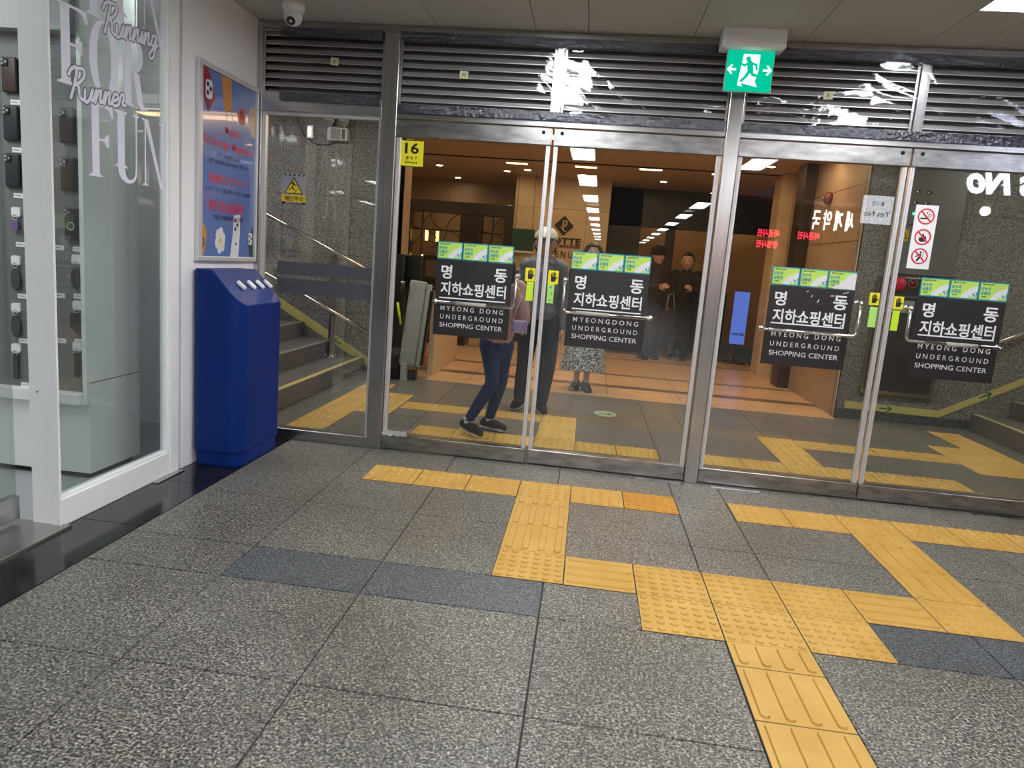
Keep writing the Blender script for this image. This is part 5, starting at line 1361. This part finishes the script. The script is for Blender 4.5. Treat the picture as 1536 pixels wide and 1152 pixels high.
def shoes(mat, sole='sole', socks=None, s=1.):
    def g(t, J, H, seg, T):
        for s_ in 'LR':
            A, B = J['ankle'+s_], J['toe'+s_]; d = (B-A); d.z = 0; d = d.normalized() if d.length else V((0, -1, 0)); L_ = .155*H*s
            hl = V((A.x, A.y, 0))-d*.045*H; zf = min(A.z, B.z)
            pit = math.atan2(A.z-B.z-.022*H, L_*.6) if A.z > .055*H else 0
            def pt(u, w, z): return hl+d*(u*L_)+V((-d.y, d.x, 0))*w+V((0, 0, z+max(0, (1-u))*math.sin(max(0, pit))*L_*.8))
            parts = [([pt(.10, 0, .030*H), pt(.35, 0, .030*H), pt(.62, 0, .024*H), pt(.88, 0, .018*H)], [.026*H, .029*H, .028*H, .022*H]), ([pt(.22, 0, .035*H), pt(.26, 0, .056*H)], [.028*H, .025*H])]
            sh = blob(parts, .006, mat, 3).build('shoe', t)
            mb = MB(); pl = [(.0, 0), (.03, .018), (.2, .023), (.5, .022), (.75, .027), (.93, .018), (1.0, 0), (.93, -.018), (.75, -.026), (.5, -.020), (.2, -.022), (.03, -.018)]
            vs = [pt(u, w*H, .0005) for u, w in pl]+[pt(u, w*H*1.02, .012*H) for u, w in pl]; n = len(pl)
            mb.add(vs, [list(range(n)), [n+i for i in range(n)]]+[[i, (i+1) % n, n+(i+1) % n, n+i] for i in range(n)], sole); mb.build('sole', sh)
            if socks: mb = MB(); mb.tube([A-V((0, 0, .01*H)), A+V((0, 0, .03*H))], [.026*H, .025*H], socks, 14); mb.build('sock', t)
    return g
def hairf(kind, mat='hair', headyaw=0):
    def g(t, J, H, seg, T):
        r = .072*H; mb = MB(); F_ = lambda p: V((p.x, p.y if p.y > -.2 else -.2-(p.y+.2)*-.0+ (p.y+.2)*.62, p.z))
        def f(p):
            q = p.copy()
            if q.y < -.1 and q.z < .55: q.y = -.1+(q.y+.1)*.12*max(0, q.z+.3)
            return q
        if kind in ('short', 'long'): mb.ell((0, r*.10, r*.16), (r*.90, r*1.02, r*1.13), mat, 28, 20, T, f)
        if kind == 'long':
            for x in (-.62, -.3, 0, .3, .62): mb.tube([T @ V((x*r, r*.55, r*.3)), T @ V((x*r*1.25, r*.72, -r*.8)), T @ V((x*r*1.3, r*.62, -r*2.0)), T @ V((x*r*1.1, r*.6, -r*3.1))], [r*.45, r*.42, r*.36, r*.15], mat, 12)
            for x in (-1, 1): mb.tube([T @ V((x*r*.5, -r*.55, r*.85)), T @ V((x*r*.85, -r*.35, r*.1)), T @ V((x*r*.9, -r*.15, -r*1.2)), T @ V((x*r*.85, -.0, -r*2.2))], [r*.22, r*.24, r*.26, r*.12], mat, 10)
        if kind == 'beanie':
            mb.ell((0, r*.06, r*.30), (r*.92, r*1.04, r*1.08), mat, 28, 20, T, lambda p: V((p.x, p.y, max(p.z, -.25))))
        if kind == 'cap':
            mb.ell((0, r*.04, r*.42), (r*.88, r*1.02, r*.85), mat, 28, 20, T, lambda p: V((p.x, p.y, max(p.z, -.1))))
            mb.ell((0, -r*1.05, r*.42), (r*.62, r*.55, r*.06), mat, 20, 10, T)
        mb.build('hair' if kind in ('short', 'long') else kind, t)
    return g
STAND = dict(pelvis=(0, 0, .53), waist=(0, 0, .61), chest=(0, 0, .73), neck=(0, 0, .835), head=(0, -.01, .925),
             hipL=(.052, 0, .51), hipR=(-.052, 0, .51), kneeL=(.055, -.005, .285), kneeR=(-.055, -.005, .285), ankleL=(.055, .01, .045), ankleR=(-.055, .01, .045),
             toeL=(.06, -.075, .018), toeR=(-.06, -.075, .018), shL=(.105, 0, .805), shR=(-.105, 0, .805), elL=(.13, .0, .63), elR=(-.13, .0, .63),
             wrL=(.135, -.05, .49), wrR=(-.135, -.05, .49))
# girl in jeans stepping up to the first door (face, chest hidden by the sign)
p = dict(STAND)
p.update(pelvis=(.040, .0, .50), waist=(.045, -.01, .58), chest=(.055, -.01, .70), neck=(.05, -.01, .80), head=(.035, -.02, .885),
         hipL=(.075, .02, .48), hipR=(.015, -.02, .48), kneeR=(.045, -.07, .285), kneeL=(.075, .06, .28), ankleR=(-.07, -.05, .060), ankleL=(.02, .12, .048),
         toeR=(.02, -.12, .022), toeL=(.12, .075, .018), shL=(.135, -.02, .775), shR=(-.04, .01, .775), elL=(.175, -.04, .615), elR=(-.07, .03, .62),
         wrL=(.145, -.10, .735), wrR=(-.03, -.10, .60), hfL=(0.0, -.15, 1), curl=.75)
def bag(mat, off, w, h, hang, quilt=True, nm='handbag'):
    def g(t, J, H, seg, T): pass
    return g
girl = person((.50, 1.06, .009), 0, 1.41, 'person in blue jeans and pink quilted jacket stepping up behind the first door', p,
              [trousers('denim', .90), jacket('pink', .10, -.035), shoes('shoe', 'sole', 'white'), hairf('long')])
# lilac bag hanging at her side
t = thing('handbag', 'small lilac quilted handbag beside the pink jacket', 'handbag', (.755, .86, .86))
x, y, z = .735, .88, .845
mb = MB(); mb.box(x-.055, x+.055, y-.02, y+.02, z-.045, z+.045, 'lilac', .008, 3)
mb.build('body', t)
mb = MB()
for k in range(-4, 5):
    for s_ in (-1, 1):
        a = max(-.05, min(.05, k*.024-.04*s_)); b_ = max(-.05, min(.05, k*.024+.04*s_)); mb.tube([(x+a, y-.0205, z-.038), (x+b_, y-.0205, z+.038)], .0012, 'purple', 4)
mb.build('quilt_seams', t)
mb = MB(); mb.tube([(x-.05, y, z+.04), (x-.02, y-.02, z+.14), (x+.01, y-.01, z+.22), (x+.035, y-.0, z+.14), (x+.05, y, z+.04)], .004, 'lilac', 8); mb.build('strap', t)
# man in grey puffer
p = dict(STAND); p.update(shL=(.086, 0, .80), shR=(-.086, 0, .80), kneeL=(.065, -.03, .285), ankleL=(.05, .02, .045), ankleR=(-.075, .10, .045), kneeR=(-.06, .03, .285), toeL=(.065, -.075, .018), toeR=(-.10, .02, .018), elL=(.112, .02, .63), wrL=(.125, -.01, .475), elR=(-.106, .0, .64), wrR=(-.11, -.07, .50))
person((.80, 2.03, .009), .1, 1.57, 'person in grey puffer jacket, dark trousers and pale cap seen between the two left doors', p,
       [trousers('navycloth', 1.12), jacket('puffer', .15, .0, True), shoes('shoe', 'sole'), hairf('short'), hairf('cap', 'cap')])
# woman in printed skirt
p = dict(STAND); p.update(ankleL=(.03, .01, .045), ankleR=(-.035, .02, .045), kneeL=(.04, 0, .285), kneeR=(-.04, 0, .285), toeL=(.055, -.07, .018), toeR=(-.06, -.07, .018))
person((1.21, 3.42, 0), .0, 1.53, 'long haired person in a black and white print skirt behind the second door', p,
       [jacket('darkcoat2', .0, .02), skirt('print', .60, .15, .075, .155), shoes('black', 'black'), hairf('long')])
# two dark figures further back
p = dict(STAND); p.update(elR=(-.14, -.06, .64), wrR=(-.06, -.15, .66), elL=(.14, .0, .62), wrL=(.14, -.04, .48))
person((2.16, 6.8, 0), .5, 1.66, 'person in dark brown coat and black knitted cap far behind the second door', p,
       [trousers('darkcoat2', 1.3), jacket('darkcoat', .0, .22), shoes('black', 'black'), hairf('short'), hairf('beanie', 'darkcoat2')])
p = dict(STAND); p.update(elL=(.15, -.08, .64), wrL=(.10, -.18, .68))
person((2.64, 7.05, 0), -.3, 1.60, 'dark haired person in long black coat beside the one with the knitted cap', p,
       [trousers('darkcoat2', 1.3), jacket('darkcoat2', .0, .24), shoes('black', 'black'), hairf('short')])
t = thing('tote_bag', 'dark tote bag hanging between the two people far back', 'bag', (2.40, 6.7, .7))
mb = MB(); mb.box(2.32, 2.50, 6.50, 6.58, .42, .78, 'darkcoat', .02, 3); mb.build('body', t)
mb = MB(); mb.tube([(2.34, 6.54, .77), (2.36, 6.54, .98), (2.42, 6.54, 1.03), (2.47, 6.54, .77)], .008, 'grey', 8); mb.build('strap', t)

# ------------------------------------------------------------------ world, camera, view
w = bpy.data.worlds.new('World'); S.world = w; w.use_nodes = True
w.node_tree.nodes['Background'].inputs['Color'].default_value = (.5, .5, .52, 1); w.node_tree.nodes['Background'].inputs['Strength'].default_value = .02
f, px, py = 1076.1147, -17.6182, -6.4695
R0 = ((.98958978, .12230934, .07584522), (-.09440446, .15389538, .98356698), (-.1086272, .98048796, -.16383984))
cam = bpy.data.cameras.new('Camera'); co = bpy.data.objects.new('Camera', cam); COL.objects.link(co); S.camera = co
cam.sensor_width = 36; cam.sensor_fit = 'HORIZONTAL'; cam.lens = f*36/1536; cam.shift_x = -px/1536; cam.shift_y = py/1536
cam.clip_start = .05; cam.clip_end = 200
mw = Matrix(((R0[0][0], R0[1][0], -R0[2][0], 1.18593729), (R0[0][1], R0[1][1], -R0[2][1], -4.15131384), (R0[0][2], R0[1][2], -R0[2][2], 1.29593436), (0, 0, 0, 1)))
co.matrix_world = mw
S.view_settings.view_transform = 'Standard'; S.view_settings.look = 'None'; S.view_settings.gamma = 1; S.view_settings.exposure = 0.95
S.view_settings.use_curve_mapping = False
S.cycles.max_bounces = 10; S.cycles.transparent_max_bounces = 24; S.cycles.glossy_bounces = 5; S.cycles.diffuse_bounces = 4
for o in COL.objects:
    if '_w' in o: del o['_w']
